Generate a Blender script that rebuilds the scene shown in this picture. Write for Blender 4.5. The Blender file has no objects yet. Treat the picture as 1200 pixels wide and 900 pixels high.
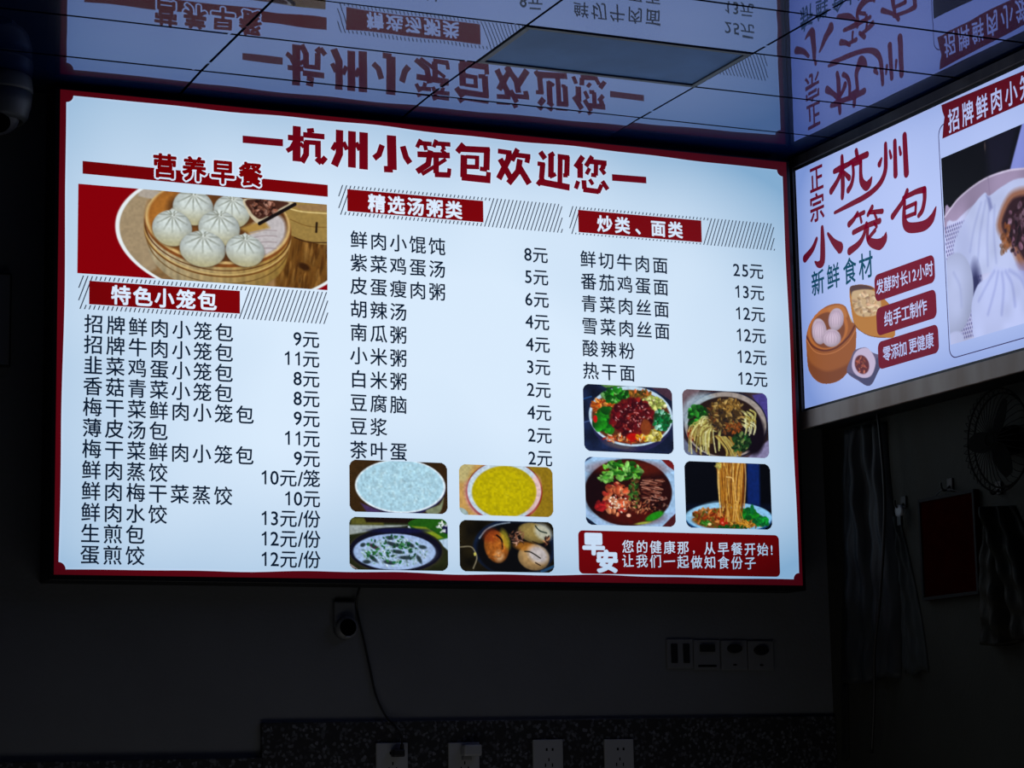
import bpy, bmesh, math, random
import numpy as np
from mathutils import Vector, Matrix

# ----------------------------------------------------------------------------
# camera, world, exposure, lamps
# ----------------------------------------------------------------------------
FLOOR = -1.947            # the origin is the lower left corner of the big menu board
CEIL = 1.2165
C = bpy.context.scene.collection
scene = bpy.context.scene


def setup_camera():
    yaw, pitch, roll = 0.41964528, 0.16189044, -0.0192224
    cy, sy, cp, sp = math.cos(yaw), math.sin(yaw), math.cos(pitch), math.sin(pitch)
    f = Vector((sy * cp, cy * cp, sp))
    rt = Vector((cy, -sy, 0))
    up = rt.cross(f)
    cr, sr = math.cos(roll), math.sin(roll)
    r2 = cr * rt + sr * up
    u2 = -sr * rt + cr * up
    cam = bpy.data.cameras.new('camera')
    cam.sensor_fit = 'HORIZONTAL'
    cam.sensor_width = 36.0
    cam.lens = 36.0 * 2675.64464 / 1200.0
    cam.clip_start = 0.05
    cam.clip_end = 100
    o = bpy.data.objects.new('camera', cam)
    m = Matrix((r2, u2, -f)).transposed().to_4x4()
    m.translation = Vector((-1.20487, -5.38794, -0.447245))
    o.matrix_world = m
    C.objects.link(o)
    scene.camera = o


setup_camera()
world = bpy.data.worlds.new('world')
scene.world = world
world.use_nodes = True
world.node_tree.nodes['Background'].inputs[0].default_value = (0.5, 0.6, 0.8, 1)
world.node_tree.nodes['Background'].inputs[1].default_value = 0.0
scene.view_settings.view_transform = 'Standard'
scene.view_settings.look = 'None'
scene.view_settings.gamma = 1.0
scene.view_settings.exposure = 0.0
scene.view_settings.use_curve_mapping = False
try:
    scene.cycles.use_denoising = True
    scene.cycles.max_bounces = 6
    scene.cycles.sample_clamp_indirect = 4.0
except Exception:
    pass

# added fill light, unseen and low down: brightens the lower part of the walls
fill_data = bpy.data.lights.new('added_low_fill', 'AREA')
fill_data.shape = 'RECTANGLE'
fill_data.size, fill_data.size_y = 2.2, 0.25
fill_data.energy = 1.9
fill_data.color = (1.0, 0.97, 0.90)
fill_light = bpy.data.objects.new('added_low_fill', fill_data)
fill_light.location = (0.7, -1.15, -1.35)
fill_light.rotation_euler = (math.radians(105), 0, math.radians(-25))
C.objects.link(fill_light)

BOARD_W, BOARD_H = 2.057, 1.1908
SIDE_X = 2.10             # front of the side board
WALL_Y = 0.10
WALL_X = 2.20


# ----------------------------------------------------------------------------
# helpers
# ----------------------------------------------------------------------------
def srgb(r, g, b):
    def f(c):
        c = c / 255.0
        return c / 12.92 if c <= 0.04045 else ((c + 0.055) / 1.055) ** 2.4
    return (f(r), f(g), f(b), 1.0)


def mat(name, color, rough=0.6, metal=0.0, noise=0.0, nscale=20.0, bump=0.0, bscale=60.0, spec=0.5, coat=0.0,
        alpha=1.0, trans=0.0):
    m = bpy.data.materials.new(name)
    m.use_nodes = True
    nt = m.node_tree
    b = nt.nodes['Principled BSDF']
    col = color if len(color) == 4 else (*color, 1)
    b.inputs['Base Color'].default_value = col
    b.inputs['Roughness'].default_value = rough
    b.inputs['Metallic'].default_value = metal
    b.inputs['Specular IOR Level'].default_value = spec
    b.inputs['Coat Weight'].default_value = coat
    b.inputs['Alpha'].default_value = alpha
    b.inputs['Transmission Weight'].default_value = trans
    if noise or bump:
        tc = nt.nodes.new('ShaderNodeTexCoord')
    if noise:
        n = nt.nodes.new('ShaderNodeTexNoise')
        n.inputs['Scale'].default_value = nscale
        n.inputs['Detail'].default_value = 5
        nt.links.new(tc.outputs['Object'], n.inputs['Vector'])
        r = nt.nodes.new('ShaderNodeMapRange')
        r.inputs[1].default_value = 0.3
        r.inputs[2].default_value = 0.7
        r.inputs[3].default_value = 1 - noise
        r.inputs[4].default_value = 1 + noise
        nt.links.new(n.outputs['Fac'], r.inputs[0])
        mx = nt.nodes.new('ShaderNodeVectorMath')
        mx.operation = 'SCALE'
        mx.inputs[0].default_value = col[:3]
        nt.links.new(r.outputs[0], mx.inputs['Scale'])
        nt.links.new(mx.outputs[0], b.inputs['Base Color'])
    if bump:
        n2 = nt.nodes.new('ShaderNodeTexNoise')
        n2.inputs['Scale'].default_value = bscale
        n2.inputs['Detail'].default_value = 4
        nt.links.new(tc.outputs['Object'], n2.inputs['Vector'])
        bp = nt.nodes.new('ShaderNodeBump')
        bp.inputs['Strength'].default_value = bump
        bp.inputs['Distance'].default_value = 0.01
        nt.links.new(n2.outputs['Fac'], bp.inputs['Height'])
        nt.links.new(bp.outputs[0], b.inputs['Normal'])
    return m


def mnode(nt, op, a, b=None, c=None, clamp=False):
    n = nt.nodes.new('ShaderNodeMath')
    n.operation = op
    n.use_clamp = clamp
    for i, v in enumerate((a, b, c)):
        if v is None:
            continue
        if isinstance(v, (int, float)):
            n.inputs[i].default_value = v
        else:
            nt.links.new(v, n.inputs[i])
    return n.outputs[0]


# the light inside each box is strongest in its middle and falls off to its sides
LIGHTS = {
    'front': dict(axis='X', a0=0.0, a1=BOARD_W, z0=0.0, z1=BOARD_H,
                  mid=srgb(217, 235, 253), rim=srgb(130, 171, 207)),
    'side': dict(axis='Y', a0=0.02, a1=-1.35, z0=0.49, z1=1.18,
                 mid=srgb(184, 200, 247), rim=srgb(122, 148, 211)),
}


def print_mat(name, where, color=None, attr=None, lamp=False, raw=False):
    """film lit from behind: colour times the light of the box behind it"""
    L = LIGHTS[where]
    m = bpy.data.materials.new(name)
    m.use_nodes = True
    nt = m.node_tree
    for n in list(nt.nodes):
        nt.nodes.remove(n)
    out = nt.nodes.new('ShaderNodeOutputMaterial')
    em = nt.nodes.new('ShaderNodeEmission')
    gl = nt.nodes.new('ShaderNodeBsdfPrincipled')
    gl.inputs['Base Color'].default_value = (0.02, 0.02, 0.02, 1)
    gl.inputs['Roughness'].default_value = 0.5
    gl.inputs['Specular IOR Level'].default_value = 0.15
    add = nt.nodes.new('ShaderNodeAddShader')
    nt.links.new(em.outputs[0], add.inputs[0])
    nt.links.new(gl.outputs[0], add.inputs[1])
    nt.links.new(add.outputs[0], out.inputs[0])
    if attr:
        at = nt.nodes.new('ShaderNodeVertexColor')
        at.layer_name = attr
        csock = at.outputs['Color']
    else:
        rgb = nt.nodes.new('ShaderNodeRGB')
        rgb.outputs[0].default_value = color
        csock = rgb.outputs[0]
    if raw:
        nt.links.new(csock, em.inputs['Color'])
        m.cycles.emission_sampling = 'NONE'
        return m
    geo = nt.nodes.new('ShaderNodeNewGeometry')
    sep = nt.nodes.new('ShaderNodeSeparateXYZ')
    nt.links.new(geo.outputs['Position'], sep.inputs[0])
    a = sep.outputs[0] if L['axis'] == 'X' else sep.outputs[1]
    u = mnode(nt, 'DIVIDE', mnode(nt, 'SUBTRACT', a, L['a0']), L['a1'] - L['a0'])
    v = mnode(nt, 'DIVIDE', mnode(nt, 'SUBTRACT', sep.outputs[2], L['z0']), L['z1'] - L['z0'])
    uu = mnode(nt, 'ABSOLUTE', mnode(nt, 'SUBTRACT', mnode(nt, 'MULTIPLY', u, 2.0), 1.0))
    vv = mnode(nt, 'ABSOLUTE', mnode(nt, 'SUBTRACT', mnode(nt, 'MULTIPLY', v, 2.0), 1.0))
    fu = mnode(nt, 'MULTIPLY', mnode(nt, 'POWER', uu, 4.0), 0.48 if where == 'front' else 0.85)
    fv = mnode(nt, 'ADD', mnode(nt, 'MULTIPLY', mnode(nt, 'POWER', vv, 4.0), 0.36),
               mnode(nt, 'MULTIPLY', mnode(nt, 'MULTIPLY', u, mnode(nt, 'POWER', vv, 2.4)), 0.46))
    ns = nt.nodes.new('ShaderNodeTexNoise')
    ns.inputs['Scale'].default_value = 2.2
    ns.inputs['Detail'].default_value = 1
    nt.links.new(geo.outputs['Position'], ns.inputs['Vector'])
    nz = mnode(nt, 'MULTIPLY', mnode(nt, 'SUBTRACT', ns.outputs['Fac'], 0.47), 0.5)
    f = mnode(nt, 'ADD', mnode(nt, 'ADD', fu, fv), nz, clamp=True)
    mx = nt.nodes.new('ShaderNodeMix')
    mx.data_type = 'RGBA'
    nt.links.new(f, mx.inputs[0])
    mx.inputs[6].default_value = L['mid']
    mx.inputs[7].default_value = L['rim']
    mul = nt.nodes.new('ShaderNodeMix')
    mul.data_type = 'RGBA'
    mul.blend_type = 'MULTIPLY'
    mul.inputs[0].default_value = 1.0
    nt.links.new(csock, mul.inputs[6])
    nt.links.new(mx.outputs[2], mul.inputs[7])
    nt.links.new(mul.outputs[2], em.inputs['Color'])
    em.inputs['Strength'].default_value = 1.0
    m.cycles.emission_sampling = 'FRONT' if lamp else 'NONE'
    return m


def link(name, me, material, parent=None):
    o = bpy.data.objects.new(name, me)
    if material is not None and not me.materials:
        me.materials.append(material)
    C.objects.link(o)
    if parent is not None:
        o.parent = parent
        o.matrix_parent_inverse = parent.matrix_world.inverted() if False else Matrix()
    return o


def tag(o, label=None, cat=None, group=None, kind=None):
    if label:
        o['label'] = label
    if cat:
        o['category'] = cat
    if group:
        o['group'] = group
    if kind:
        o['kind'] = kind
    return o


def empty(name, loc=(0, 0, 0)):
    o = bpy.data.objects.new(name, None)
    o.empty_display_size = 0.05
    o.location = loc
    C.objects.link(o)
    return o


def bm_mesh(bm, name, smooth=False):
    me = bpy.data.meshes.new(name)
    bmesh.ops.recalc_face_normals(bm, faces=bm.faces)
    bm.to_mesh(me)
    bm.free()
    if smooth:
        for p in me.polygons:
            p.use_smooth = True
    return me


def add_box(bm, x0, x1, y0, y1, z0, z1, bev=0.0, seg=2):
    r = bmesh.ops.create_cube(bm, size=1.0)
    vs = r['verts']
    bmesh.ops.scale(bm, vec=(x1 - x0, y1 - y0, z1 - z0), verts=vs)
    bmesh.ops.translate(bm, vec=((x0 + x1) / 2, (y0 + y1) / 2, (z0 + z1) / 2), verts=vs)
    if bev:
        es = list({e for v in vs for e in v.link_edges})
        bmesh.ops.bevel(bm, geom=es, offset=bev, segments=seg, affect='EDGES', profile=0.5)


def box(name, x0, x1, y0, y1, z0, z1, m, parent=None, bev=0.0, off=(0, 0, 0)):
    bm = bmesh.new()
    add_box(bm, x0 - off[0], x1 - off[0], y0 - off[1], y1 - off[1], z0 - off[2], z1 - off[2], bev)
    return link(name, bm_mesh(bm, name), m, parent)


def add_cyl(bm, c, axis, r0, r1, h, seg=24):
    """frustum from c along axis ('X','Y','Z'), h may be negative"""
    r = bmesh.ops.create_cone(bm, cap_ends=True, segments=seg, radius1=r0, radius2=r1, depth=abs(h))
    vs = r['verts']
    if h < 0:
        bmesh.ops.rotate(bm, verts=vs, matrix=Matrix.Rotation(math.pi, 3, 'X'))
    bmesh.ops.translate(bm, verts=vs, vec=(0, 0, h / 2))
    if axis == 'X':
        bmesh.ops.rotate(bm, verts=vs, matrix=Matrix.Rotation(math.pi / 2, 3, 'Y'))
    elif axis == 'Y':
        bmesh.ops.rotate(bm, verts=vs, matrix=Matrix.Rotation(-math.pi / 2, 3, 'X'))
    bmesh.ops.translate(bm, verts=vs, vec=c)


def tube(name, pts, rad, m, parent=None, seg=8, off=(0, 0, 0), smooth_steps=6):
    P = [Vector(p) - Vector(off) for p in pts]
    # Catmull-Rom
    Q = []
    for i in range(len(P) - 1):
        p0 = P[max(i - 1, 0)]
        p1, p2 = P[i], P[i + 1]
        p3 = P[min(i + 2, len(P) - 1)]
        for k in range(smooth_steps):
            t = k / smooth_steps
            Q.append(0.5 * ((2 * p1) + (p2 - p0) * t + (2 * p0 - 5 * p1 + 4 * p2 - p3) * t * t
                            + (3 * p1 - p0 - 3 * p2 + p3) * t * t * t))
    Q.append(P[-1])
    verts, faces = [], []
    for i, q in enumerate(Q):
        d = (Q[min(i + 1, len(Q) - 1)] - Q[max(i - 1, 0)]).normalized()
        a = d.cross(Vector((0, 1, 0.01)))
        if a.length < 0.1:
            a = d.cross(Vector((1, 0, 0)))
        a.normalize()
        b = d.cross(a)
        for k in range(seg):
            t = 2 * math.pi * k / seg
            verts.append(q + rad * (math.cos(t) * a + math.sin(t) * b))
    for i in range(len(Q) - 1):
        for k in range(seg):
            faces.append((i * seg + k, i * seg + (k + 1) % seg, (i + 1) * seg + (k + 1) % seg, (i + 1) * seg + k))
    faces.append(tuple(range(seg))[::-1])
    faces.append(tuple((len(Q) - 1) * seg + k for k in range(seg)))
    me = bpy.data.meshes.new(name)
    me.from_pydata([tuple(v) for v in verts], [], faces)
    for p in me.polygons:
        p.use_smooth = True
    return link(name, me, m, parent)


# --- flat print: everything is laid out in metres on a board -------------------
def on_front(u, z, lift):
    return (u, -lift, z)


def on_side(u, z, lift):
    return (SIDE_X - lift, -u, z)


def flat_mesh(name, pts2, faces, plane, lift, m, parent):
    me = bpy.data.meshes.new(name)
    me.from_pydata([plane(u, z, lift) for u, z in pts2], [], faces)
    return link(name, me, m, parent)


_glyphs = {}
# a figure one with a flag, as on the price list
FLAG_ONE = '\x01'
_glyphs[(FLAG_ONE, 0.0)] = ([(0.235, 0.0), (0.315, 0.0), (0.315, 0.70), (0.262, 0.70), (0.19, 0.615), (0.08, 0.555), (0.08, 0.480),
                             (0.165, 0.515), (0.235, 0.560)],
                            [(0, 1, 2, 3, 8), (3, 4, 7, 8), (4, 5, 6, 7)])


def glyph(ch, off):
    k = (ch, off)
    if k not in _glyphs:
        c = bpy.data.curves.new('lettering', 'FONT')
        c.body = ch
        c.offset = off
        c.resolution_u = 3
        o = bpy.data.objects.new('lettering', c)
        C.objects.link(o)
        dg = bpy.context.evaluated_depsgraph_get()
        me = bpy.data.meshes.new_from_object(o.evaluated_get(dg))
        _glyphs[k] = ([(v.co.x, v.co.y) for v in me.vertices], [tuple(p.vertices) for p in me.polygons])
        bpy.data.objects.remove(o)
        bpy.data.curves.remove(c)
        bpy.data.meshes.remove(me)
    return _glyphs[k]


def bolden(gv, gf, w):
    """thicken a letter: a strip along every outline edge and a small hexagon on every outline point"""
    cnt = {}
    for f in gf:
        for i in range(len(f)):
            a, b = f[i], f[(i + 1) % len(f)]
            k = (min(a, b), max(a, b))
            cnt[k] = cnt.get(k, 0) + 1
    V, F = list(gv), list(gf)
    pts = set()
    for (a, b), n in cnt.items():
        if n != 1:
            continue
        (x0, y0), (x1, y1) = gv[a], gv[b]
        L = math.hypot(x1 - x0, y1 - y0)
        if L < 1e-6:
            continue
        nx, ny = -(y1 - y0) / L * w, (x1 - x0) / L * w
        k = len(V)
        V += [(x0 + nx, y0 + ny), (x0 - nx, y0 - ny), (x1 - nx, y1 - ny), (x1 + nx, y1 + ny)]
        F.append((k, k + 1, k + 2, k + 3))
        pts.update((a, b))
    for a in pts:
        x, y = gv[a]
        k = len(V)
        V += [(x + w * math.cos(t * math.pi / 3 + 0.5), y + w * math.sin(t * math.pi / 3 + 0.5)) for t in range(6)]
        F.append(tuple(range(k, k + 6)))
    return V, F


def chars(name, items, plane, lift, m, parent, off=0.0, shear=0.0, rot=0.0):
    """items: (character, centre u, centre z, width, height) with CJK em boxes"""
    V, F = [], []
    for ch, cu, cz, w, h in items:
        gv, gf = glyph(ch, 0.0)
        if off:
            gv, gf = bolden(gv, gf, off)
        n = len(V)
        if ord(ch) < 128:
            xs = [q_[0] for q_ in gv]
            cx = (min(xs) + max(xs)) / 2
        else:
            cx = 0.5
        for x, y in gv:
            dx, dy = (x - cx) * w, (y - 0.38) * h
            dy += dx * shear
            V.append((cu + dx * math.cos(rot) - dy * math.sin(rot), cz + dy * math.cos(rot) + dx * math.sin(rot)))
        F += [tuple(i + n for i in f) for f in gf]
    return flat_mesh(name, V, F, plane, lift, m, parent)


def strokes(name, sts, plane, lift, m, parent, flat=True, grow=0.0):
    """brush strokes in mm: polylines with a width at every point"""
    V, F = [], []
    for st in sts:
        P = [Vector((a / 1000.0, b / 1000.0)) for a, b, w in st]
        Wd = [w / 2000.0 + grow for a, b, w in st]
        if not flat:           # soften the line
            Q, QW = [], []
            for i in range(len(P) - 1):
                p0, p1, p2, p3 = P[max(i - 1, 0)], P[i], P[i + 1], P[min(i + 2, len(P) - 1)]
                for k in range(6):
                    t = k / 6
                    Q.append(0.5 * ((2 * p1) + (p2 - p0) * t + (2 * p0 - 5 * p1 + 4 * p2 - p3) * t * t
                                    + (3 * p1 - p0 - 3 * p2 + p3) * t ** 3))
                    QW.append(Wd[i] * (1 - t) + Wd[i + 1] * t)
            Q.append(P[-1])
            QW.append(Wd[-1])
            P, Wd = Q, QW
        base = len(V)
        n = len(P)
        for i in range(n):
            d0 = (P[i] - P[i - 1]).normalized() if i else None
            d1 = (P[i + 1] - P[i]).normalized() if i < n - 1 else None
            d = (d0 + d1).normalized() if d0 and d1 else (d0 or d1)
            k = 1.0
            if d0 and d1:
                k = 1.0 / max(0.7, d.dot(d1))
            nn = Vector((-d.y, d.x))
            e = Vector((0, 0))
            if grow and i == 0:
                e = -d * grow
            if grow and i == n - 1:
                e = d * grow
            V.append(tuple(P[i] + e + nn * Wd[i] * k))
            V.append(tuple(P[i] + e - nn * Wd[i] * k))
        for i in range(n - 1):
            a = base + 2 * i
            F.append((a, a + 1, a + 3, a + 2))
        if not flat:            # round ends
            for idx, dr in ((0, -1), (n - 1, 1)):
                d = (P[1] - P[0]).normalized() if idx == 0 else (P[-1] - P[-2]).normalized()
                nn = Vector((-d.y, d.x))
                b2 = len(V)
                for k in range(7):
                    t = math.pi * k / 6
                    V.append(tuple(P[idx] + Wd[idx] * (math.cos(t) * nn + dr * math.sin(t) * d)))
                F.append(tuple(range(b2, b2 + 7)))
    return flat_mesh(name, V, F, plane, lift, m, parent)


def rrect(u0, u1, z0, z1, r, seg=6, slant=0.0):
    pts = []
    for cx, cz, a0 in ((u1 - r, z1 - r, 0), (u0 + r, z1 - r, 90), (u0 + r, z0 + r, 180), (u1 - r, z0 + r, 270)):
        for k in range(seg + 1):
            t = math.radians(a0 + 90 * k / seg)
            x, z = cx + r * math.cos(t), cz + r * math.sin(t)
            pts.append((x, z + slant * (x - u0)))
    return pts


def plate(name, pts, plane, lift, m, parent):
    return flat_mesh(name, pts, [tuple(range(len(pts)))], plane, lift, m, parent)


def ring(name, outer, inner, plane, lift, m, parent):
    n = len(outer)
    F = [(i, (i + 1) % n, n + (i + 1) % n, n + i) for i in range(n)]
    return flat_mesh(name, outer + inner, F, plane, lift, m, parent)


def soft_path(P, closed=False, steps=5):
    n = len(P)
    Q = []
    rng = n if closed else n - 1
    for i in range(rng):
        p0 = P[(i - 1) % n] if closed else P[max(i - 1, 0)]
        p1, p2 = P[i], P[(i + 1) % n]
        p3 = P[(i + 2) % n] if closed else P[min(i + 2, n - 1)]
        for k in range(steps):
            t = k / steps
            Q.append(tuple(0.5 * ((2 * b) + (c - a) * t + (2 * a - 5 * b + 4 * c - d) * t * t + (3 * b - a - 3 * c + d) * t ** 3)
                           for a, b, c, d in zip(p0, p1, p2, p3)))
    if not closed:
        Q.append(tuple(P[-1]))
    return Q


# --- printed pictures: colour painted per vertex on a fine flat grid ------------
class Canvas:
    def __init__(s, corners, nx, ny, bg, seed=1, soft=6.0, sh=0.0):
        """corners: artboard coordinates of top left, top right, bottom right, bottom left"""
        s.nx, s.ny, s.soft, s.sh = nx, ny, soft, sh
        S, T = np.meshgrid(np.linspace(0, 1, nx + 1), np.linspace(0, 1, ny + 1))
        (a, b, c, d) = [np.array(p, float) for p in corners]
        s.X = (1 - S) * (1 - T) * a[0] + S * (1 - T) * b[0] + S * T * c[0] + (1 - S) * T * d[0]
        s.Y = (1 - S) * (1 - T) * a[1] + S * (1 - T) * b[1] + S * T * c[1] + (1 - S) * T * d[1]
        s.S, s.T = S, T
        s.img = np.zeros((ny + 1, nx + 1, 3)) + np.array(bg, float)
        s.alpha = np.ones((ny + 1, nx + 1))
        s.rng = np.random.RandomState(seed)

    def put(s, mask, col, a=1.0):
        mk = (np.clip(mask, 0, 1) * a)[..., None]
        s.img = s.img * (1 - mk) + np.array(col, float) * mk

    def emask(s, cx, cy, rx, ry, rot=0.0):
        dx = s.X - cx
        dy = s.Y - cy - s.sh * dx
        t = math.radians(rot)
        p = (dx * math.cos(t) + dy * math.sin(t)) / rx
        q = (-dx * math.sin(t) + dy * math.cos(t)) / ry
        return np.sqrt(p * p + q * q), p, q

    def ell(s, cx, cy, rx, ry, col, rot=0.0, soft=None, a=1.0, shade=0.0, lx=-0.3, ly=-0.6):
        so = soft or s.soft
        d, p, q = s.emask(cx, cy, rx, ry, rot)
        mk = np.clip((1 - d) * min(rx, ry) / so + 0.5, 0, 1)
        c = np.array(col, float)
        if shade:
            k = 1 - shade * np.clip(d, 0, 1) ** 2.5 - shade * 0.6 * np.clip(-(p * lx + q * ly), -0.4, 1)
            mm = (mk * a)[..., None]
            s.img = s.img * (1 - mm) + np.clip(c * k[..., None], 0, 255) * mm
        else:
            s.put(mk, c, a)
        return mk

    def pmask(s, pts, soft=None):
        so = soft or s.soft
        if len(pts) >= 5:
            pts = soft_path(pts, True, 4)
        ins = np.zeros(s.X.shape, bool)
        dist = np.full(s.X.shape, 1e9)
        n = len(pts)
        for i in range(n):
            x0, y0 = pts[i]
            x1, y1 = pts[(i + 1) % n]
            if y0 != y1:
                cond = ((s.Y > y0) != (s.Y > y1)) & (s.X < (x1 - x0) * (s.Y - y0) / (y1 - y0) + x0)
                ins ^= cond
            dist = np.minimum(dist, s.seg(x0, y0, x1, y1))
        return np.clip(np.where(ins, dist, -dist) / so + 0.5, 0, 1)

    def poly(s, pts, col, soft=None, a=1.0):
        mk = s.pmask(pts, soft)
        s.put(mk, col, a)
        return mk

    def seg(s, x0, y0, x1, y1):
        dx, dy = x1 - x0, y1 - y0
        L = dx * dx + dy * dy + 1e-9
        t = np.clip(((s.X - x0) * dx + (s.Y - y0) * dy) / L, 0, 1)
        return np.hypot(s.X - x0 - t * dx, s.Y - y0 - t * dy)

    def line(s, pts, w, col, a=1.0, soft=None):
        so = soft or s.soft
        if len(pts) >= 3:
            pts = soft_path(pts, False, 4)
        xs = [p[0] for p in pts]
        ys = [p[1] for p in pts]
        pad = w + so
        j = np.where((s.X[0] > min(xs) - pad) & (s.X[0] < max(xs) + pad))[0] if s.X.shape[1] else []
        d = np.full(s.X.shape, 1e9)
        for i in range(len(pts) - 1):
            d = np.minimum(d, s.seg(*pts[i], *pts[i + 1]))
        s.put(np.clip((w / 2 - d) / so + 0.5, 0, 1), col, a)

    def small(s, x, y, rx, ry, col, rot, a):
        """a small ellipse painted only in its own neighbourhood"""
        R = max(rx, ry) + s.soft
        gx = (s.X[0, -1] - s.X[0, 0]) / s.nx
        gy = (s.Y[-1, 0] - s.Y[0, 0]) / s.ny
        j0 = int((x - R - s.X[0, 0]) / gx) - 6
        j1 = int((x + R - s.X[0, 0]) / gx) + 7
        i0 = int((y - R - max(s.Y[0, 0], s.Y[0, -1])) / gy) - 8
        i1 = int((y + R - min(s.Y[0, 0], s.Y[0, -1])) / gy) + 9
        j0, i0 = max(j0, 0), max(i0, 0)
        if j1 <= j0 or i1 <= i0:
            return
        X, Y = s.X[i0:i1, j0:j1], s.Y[i0:i1, j0:j1]
        if X.size == 0:
            return
        t = math.radians(rot)
        dx, dy = X - x, Y - y
        p = (dx * math.cos(t) + dy * math.sin(t)) / rx
        q = (-dx * math.sin(t) + dy * math.cos(t)) / ry
        d = np.sqrt(p * p + q * q)
        mk = (np.clip((1 - d) * min(rx, ry) / s.soft + 0.5, 0, 1) * a)[..., None]
        lit = (1 - 0.25 * np.clip(q, -1, 1))[..., None]
        sub = s.img[i0:i1, j0:j1]
        s.img[i0:i1, j0:j1] = sub * (1 - mk) + np.clip(np.array(col, float) * lit, 0, 255) * mk

    def scatter(s, cx, cy, rx, ry, n, size, cols, asp=0.5, rot=None, a=0.9, power=0.5):
        for _ in range(n):
            t = s.rng.rand() * 2 * math.pi
            r = s.rng.rand() ** power
            x, y = cx + rx * r * math.cos(t), cy + ry * r * math.sin(t)
            y += s.sh * (x - cx)
            sz = size * (0.6 + 0.8 * s.rng.rand())
            c = np.array(cols[s.rng.randint(len(cols))], float) * (0.75 + 0.5 * s.rng.rand())
            ro = s.rng.rand() * 180 if rot is None else rot + s.rng.randn() * 15
            s.small(x, y, sz, sz * asp, np.clip(c, 0, 255), ro, a)

    def noise(s, cell, amp, mask=None):
        n1, n2 = int(np.ptp(s.Y) / cell) + 3, int(np.ptp(s.X) / cell) + 3
        g = s.rng.rand(n1, n2) - 0.5
        yy = (s.Y - s.Y.min()) / cell
        xx = (s.X - s.X.min()) / cell
        i, j = yy.astype(int), xx.astype(int)
        fy, fx = yy - i, xx - j
        fy, fx = fy * fy * (3 - 2 * fy), fx * fx * (3 - 2 * fx)
        v = (g[i, j] * (1 - fy) * (1 - fx) + g[i + 1, j] * fy * (1 - fx) + g[i, j + 1] * (1 - fy) * fx
             + g[i + 1, j + 1] * fy * fx)
        k = 1 + amp * 2 * v
        if mask is not None:
            k = 1 + (k - 1) * mask
        s.img = np.clip(s.img * k[..., None], 0, 255)

    def build(s, name, u0, u1, z0, z1, plane, lift, m, parent, radius=0.0, use_alpha=False, quad=None):
        U = u0 + (u1 - u0) * s.S
        Z = z1 + (z0 - z1) * s.T
        if quad:
            (a, b, c, d) = [np.array(p, float) for p in quad]
            S, T = s.S, s.T
            U = (1 - S) * (1 - T) * a[0] + S * (1 - T) * b[0] + S * T * c[0] + (1 - S) * T * d[0]
            Z = (1 - S) * (1 - T) * a[1] + S * (1 - T) * b[1] + S * T * c[1] + (1 - S) * T * d[1]
        keep = np.ones((s.ny, s.nx), bool)
        if radius:
            uc = (U[:-1, :-1] + U[1:, 1:]) / 2
            zc = (Z[:-1, :-1] + Z[1:, 1:]) / 2
            dx = np.maximum(np.abs(uc - (u0 + u1) / 2) - ((u1 - u0) / 2 - radius), 0)
            dz = np.maximum(np.abs(zc - (z0 + z1) / 2) - ((z1 - z0) / 2 - radius), 0)
            keep &= np.hypot(dx, dz) <= radius
        if use_alpha:
            keep &= (s.alpha[:-1, :-1] + s.alpha[1:, 1:] + s.alpha[1:, :-1] + s.alpha[:-1, 1:]) > 2.0
        co = np.array([plane(0, 0, lift)]) + 0.0
        P = np.zeros((U.size, 3))
        p0, pu, pz = np.array(plane(0, 0, lift)), np.array(plane(1, 0, lift)), np.array(plane(0, 1, lift))
        P[:] = p0 + U.reshape(-1, 1) * (pu - p0) + Z.reshape(-1, 1) * (pz - p0)
        w = s.nx + 1
        I, J = np.nonzero(keep)
        q = np.stack([I * w + J, (I + 1) * w + J, (I + 1) * w + J + 1, I * w + J + 1], 1)
        me = bpy.data.meshes.new(name)
        me.vertices.add(len(P))
        me.vertices.foreach_set('co', P.ravel())
        me.loops.add(q.size)
        me.loops.foreach_set('vertex_index', q.ravel().astype(np.int32))
        me.polygons.add(len(q))
        me.polygons.foreach_set('loop_start', np.arange(0, q.size, 4, dtype=np.int32))
        me.update(calc_edges=True)
        at = me.color_attributes.new('ink', 'FLOAT_COLOR', 'POINT')
        c = np.clip(s.img, 0, 255).reshape(-1, 3) / 255.0
        lin = np.where(c <= 0.04045, c / 12.92, ((c + 0.055) / 1.055) ** 2.4)
        at.data.foreach_set('color', np.concatenate([lin, np.ones((len(lin), 1))], 1).ravel().astype(np.float32))
        return link(name, me, m, parent)


# ----------------------------------------------------------------------------
# materials
# ----------------------------------------------------------------------------
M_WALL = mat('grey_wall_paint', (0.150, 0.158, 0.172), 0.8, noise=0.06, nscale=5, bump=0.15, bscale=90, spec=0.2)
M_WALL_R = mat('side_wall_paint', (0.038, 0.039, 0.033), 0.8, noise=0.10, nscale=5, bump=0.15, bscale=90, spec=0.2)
M_ROOM = mat('room_paint', (0.50, 0.48, 0.45), 0.8, noise=0.08, nscale=3)
M_FLOOR = mat('floor_tiles', (0.40, 0.385, 0.36), 0.45, noise=0.15, nscale=2)
M_BLACK = mat('black_plastic', (0.006, 0.006, 0.007), 0.5)
M_HOUSING = mat('box_black_metal', (0.008, 0.008, 0.009), 0.45, metal=0.3)
M_SEAM = mat('seam_black', (0.004, 0.005, 0.008), 0.8, spec=0.1)
M_WHITE_PL = mat('aged_white_plastic', (0.30, 0.31, 0.33), 0.4)
M_GREY_PL = mat('grey_plastic', (0.17, 0.175, 0.185), 0.4)
M_CAM_PL = mat('camera_shell', (0.13, 0.14, 0.14), 0.45)
M_HOLE = mat('hole_black', (0.001, 0.001, 0.001), 0.9, spec=0.0)


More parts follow.
